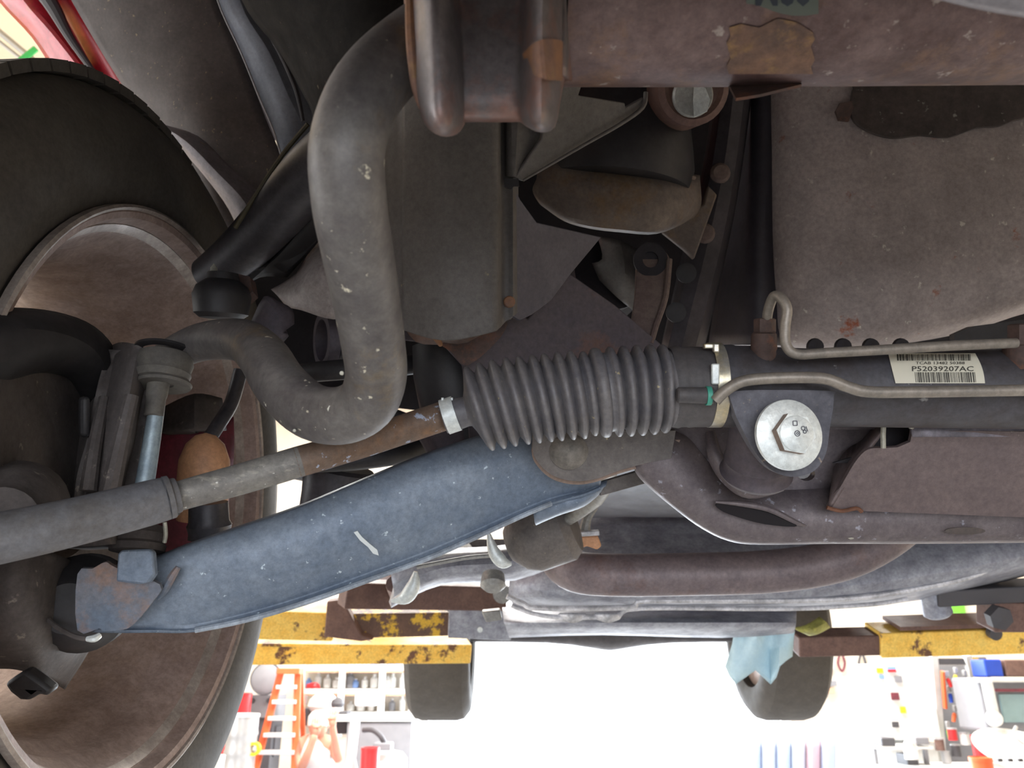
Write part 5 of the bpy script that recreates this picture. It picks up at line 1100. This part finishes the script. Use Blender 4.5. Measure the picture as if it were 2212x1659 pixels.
for a, b in ((2106, 1426), (2112, 1484), (2116, 1500), (2126, 1552), (2150, 1592)):
    obj('yellow_label', plate([(a - 6, b - 4), (a + 8, b - 4), (a + 9, b + 6), (a - 5, b + 6)], flatd(6.73), .005), M['yel'], gp)
mc = thing('parts_machine', 'white framed grey machine with pale blue window', 'machine', P(2170, 1540, 6.0))
g, c_ = frontbox(2122, 2290, 1464, 1580, 6.0, .4); obj('cabinet', g, M['grey'], mc, smooth=False, bevel=.02)
g, c_ = frontbox(2116, 2290, 1464, 1474, 5.98, .1); obj('top_rail', g, M['white'], mc, smooth=False, bevel=.01)
obj('left_column', bar(P(2130, 1468, 5.95), P(2150, 1560, 5.95), .05, .08, Y), M['white'], mc, smooth=False, bevel=.01)
g, c_ = frontbox(2165, 2290, 1500, 1560, 5.97, .03); obj('window', g, M['screen'], mc, smooth=False)
g, c_ = frontbox(2150, 2290, 1488, 1494, 5.96, .03); obj('slot', g, M['reddull'], mc, smooth=False)
obj('white_knob', lathe(P(2146, 1552, 5.9), -Y, [(0, .06), (.04, .05), (.05, 0)], 20), M['white'], mc)
bs_ = thing('basin', 'large round white basin tilted toward us in the lower right corner', 'basin', P(2190, 1620, 5.6))
obj('bowl', lathe(P(2200, 1626, 5.6), -Y * .45 + Z, [(-.08, .12), (-.02, .22), (.02, .28), (.03, .29), (.02, .27), (-.02, .2)], 40), M['white'], bs_)
for k in range(5):
    obj('strainer_slot', box(P(2160 + k * 22, 1642, 5.35), .03, .02, .02), M['dgrey'], bs_)
obj('faucet', sweep([P(2195, 1570, 5.7), P(2190, 1585, 5.65), P(2200, 1600, 5.6), P(2212, 1608, 5.6)], .012, 10, seg=4), M['steel'], bs_)
tag(drum(2118, 1640, 5.3, .07, .12, M['orange'], 'orange tub at the basin edge', 0, 'tub'), cat='tub')
tag(drum(2112, 1592, 6.0, .05, .14, M['drumred'], 'dark red tin behind the white basin', 0, 'tin'), cat='tin')
# pale wall left of cabinet with hung cables
for i, (a, b, c1_, lab) in enumerate(((1742, 1410, 'brown', 'brown strap'), (1766, 1412, 'grey', 'grey belt'), (1792, 1408, 'white', 'white cord'), (1815, 1410, 'reddull', 'dull red belt'), (1860, 1412, 'dgrey', 'dark belt'))):
    t = thing('hanging_belt', '%s hanging on the pale wall left of the white cabinet' % lab, 'belt', PW(a, b, 9.15))
    obj('loop', sweep([PW(a, b, 9.15), PW(a - 5, b + 22, 9.15), PW(a + 4, b + 40, 9.15), PW(a + 10, b + 22, 9.15), PW(a + 3, b, 9.15)], .012, 8, seg=5), M[c1_], t)
    obj('hook', lathe(PW(a, b, 9.21), -Y, [(0, .012), (.08, .010), (.085, .004)], 10), M['steel'], t)
for i, (a, b, mm, lab) in enumerate(((1738, 1500, 'reddull', 'dull red'), (1762, 1492, 'brown', 'brown'), (1795, 1476, 'grey', 'grey'), (1790, 1492, 'woodt', 'tan'), (1736, 1470, 'white', 'white'))):
    c_ = PW(a, b, 9.14); tag(obj('small_box', box(c_, .08, .14, .055), M[mm], None, smooth=False, bevel=.005), '%s small box on the wall between tyre and cabinet' % lab, 'box')
cu_ = thing('coverall_rack', 'row of grey-blue work clothes hanging right of the bright doorway', 'clothes', P(1700, 1640, 7.5))
M['cloth1'] = plain('washed_grey_cloth', (205, 212, 226), .9); M['cloth2'] = plain('washed_blue_cloth', (190, 202, 226), .9); M['cloth3'] = plain('washed_red_cloth', (215, 180, 186), .9)
for i, mm in enumerate(('cloth2', 'cloth1', 'cloth2', 'cloth1', 'cloth3', 'cloth2')):
    a = 1612 + i * 32
    obj('garment', loft([[(a, 1602, 7.5), (a + 14, 1598, 7.42), (a + 34, 1602, 7.5)], [(a, 1640, 7.5), (a + 14, 1640, 7.4), (a + 34, 1640, 7.5)], [(a, 1720, 7.5), (a + 14, 1720, 7.42), (a + 34, 1720, 7.5)]], 4, 2), M[mm], cu_, solid=.03)
obj('rail', bar(P(1600, 1598, 7.5), P(1810, 1598, 7.5), .02, .02, Z), M['steel'], cu_)
tag(obj('green_sign', box(PW(2068, 1312, 9.18), .14, .05, .12), M['lgrn'], None, smooth=False), 'bright green sign peeking under the frame at right', 'sign')
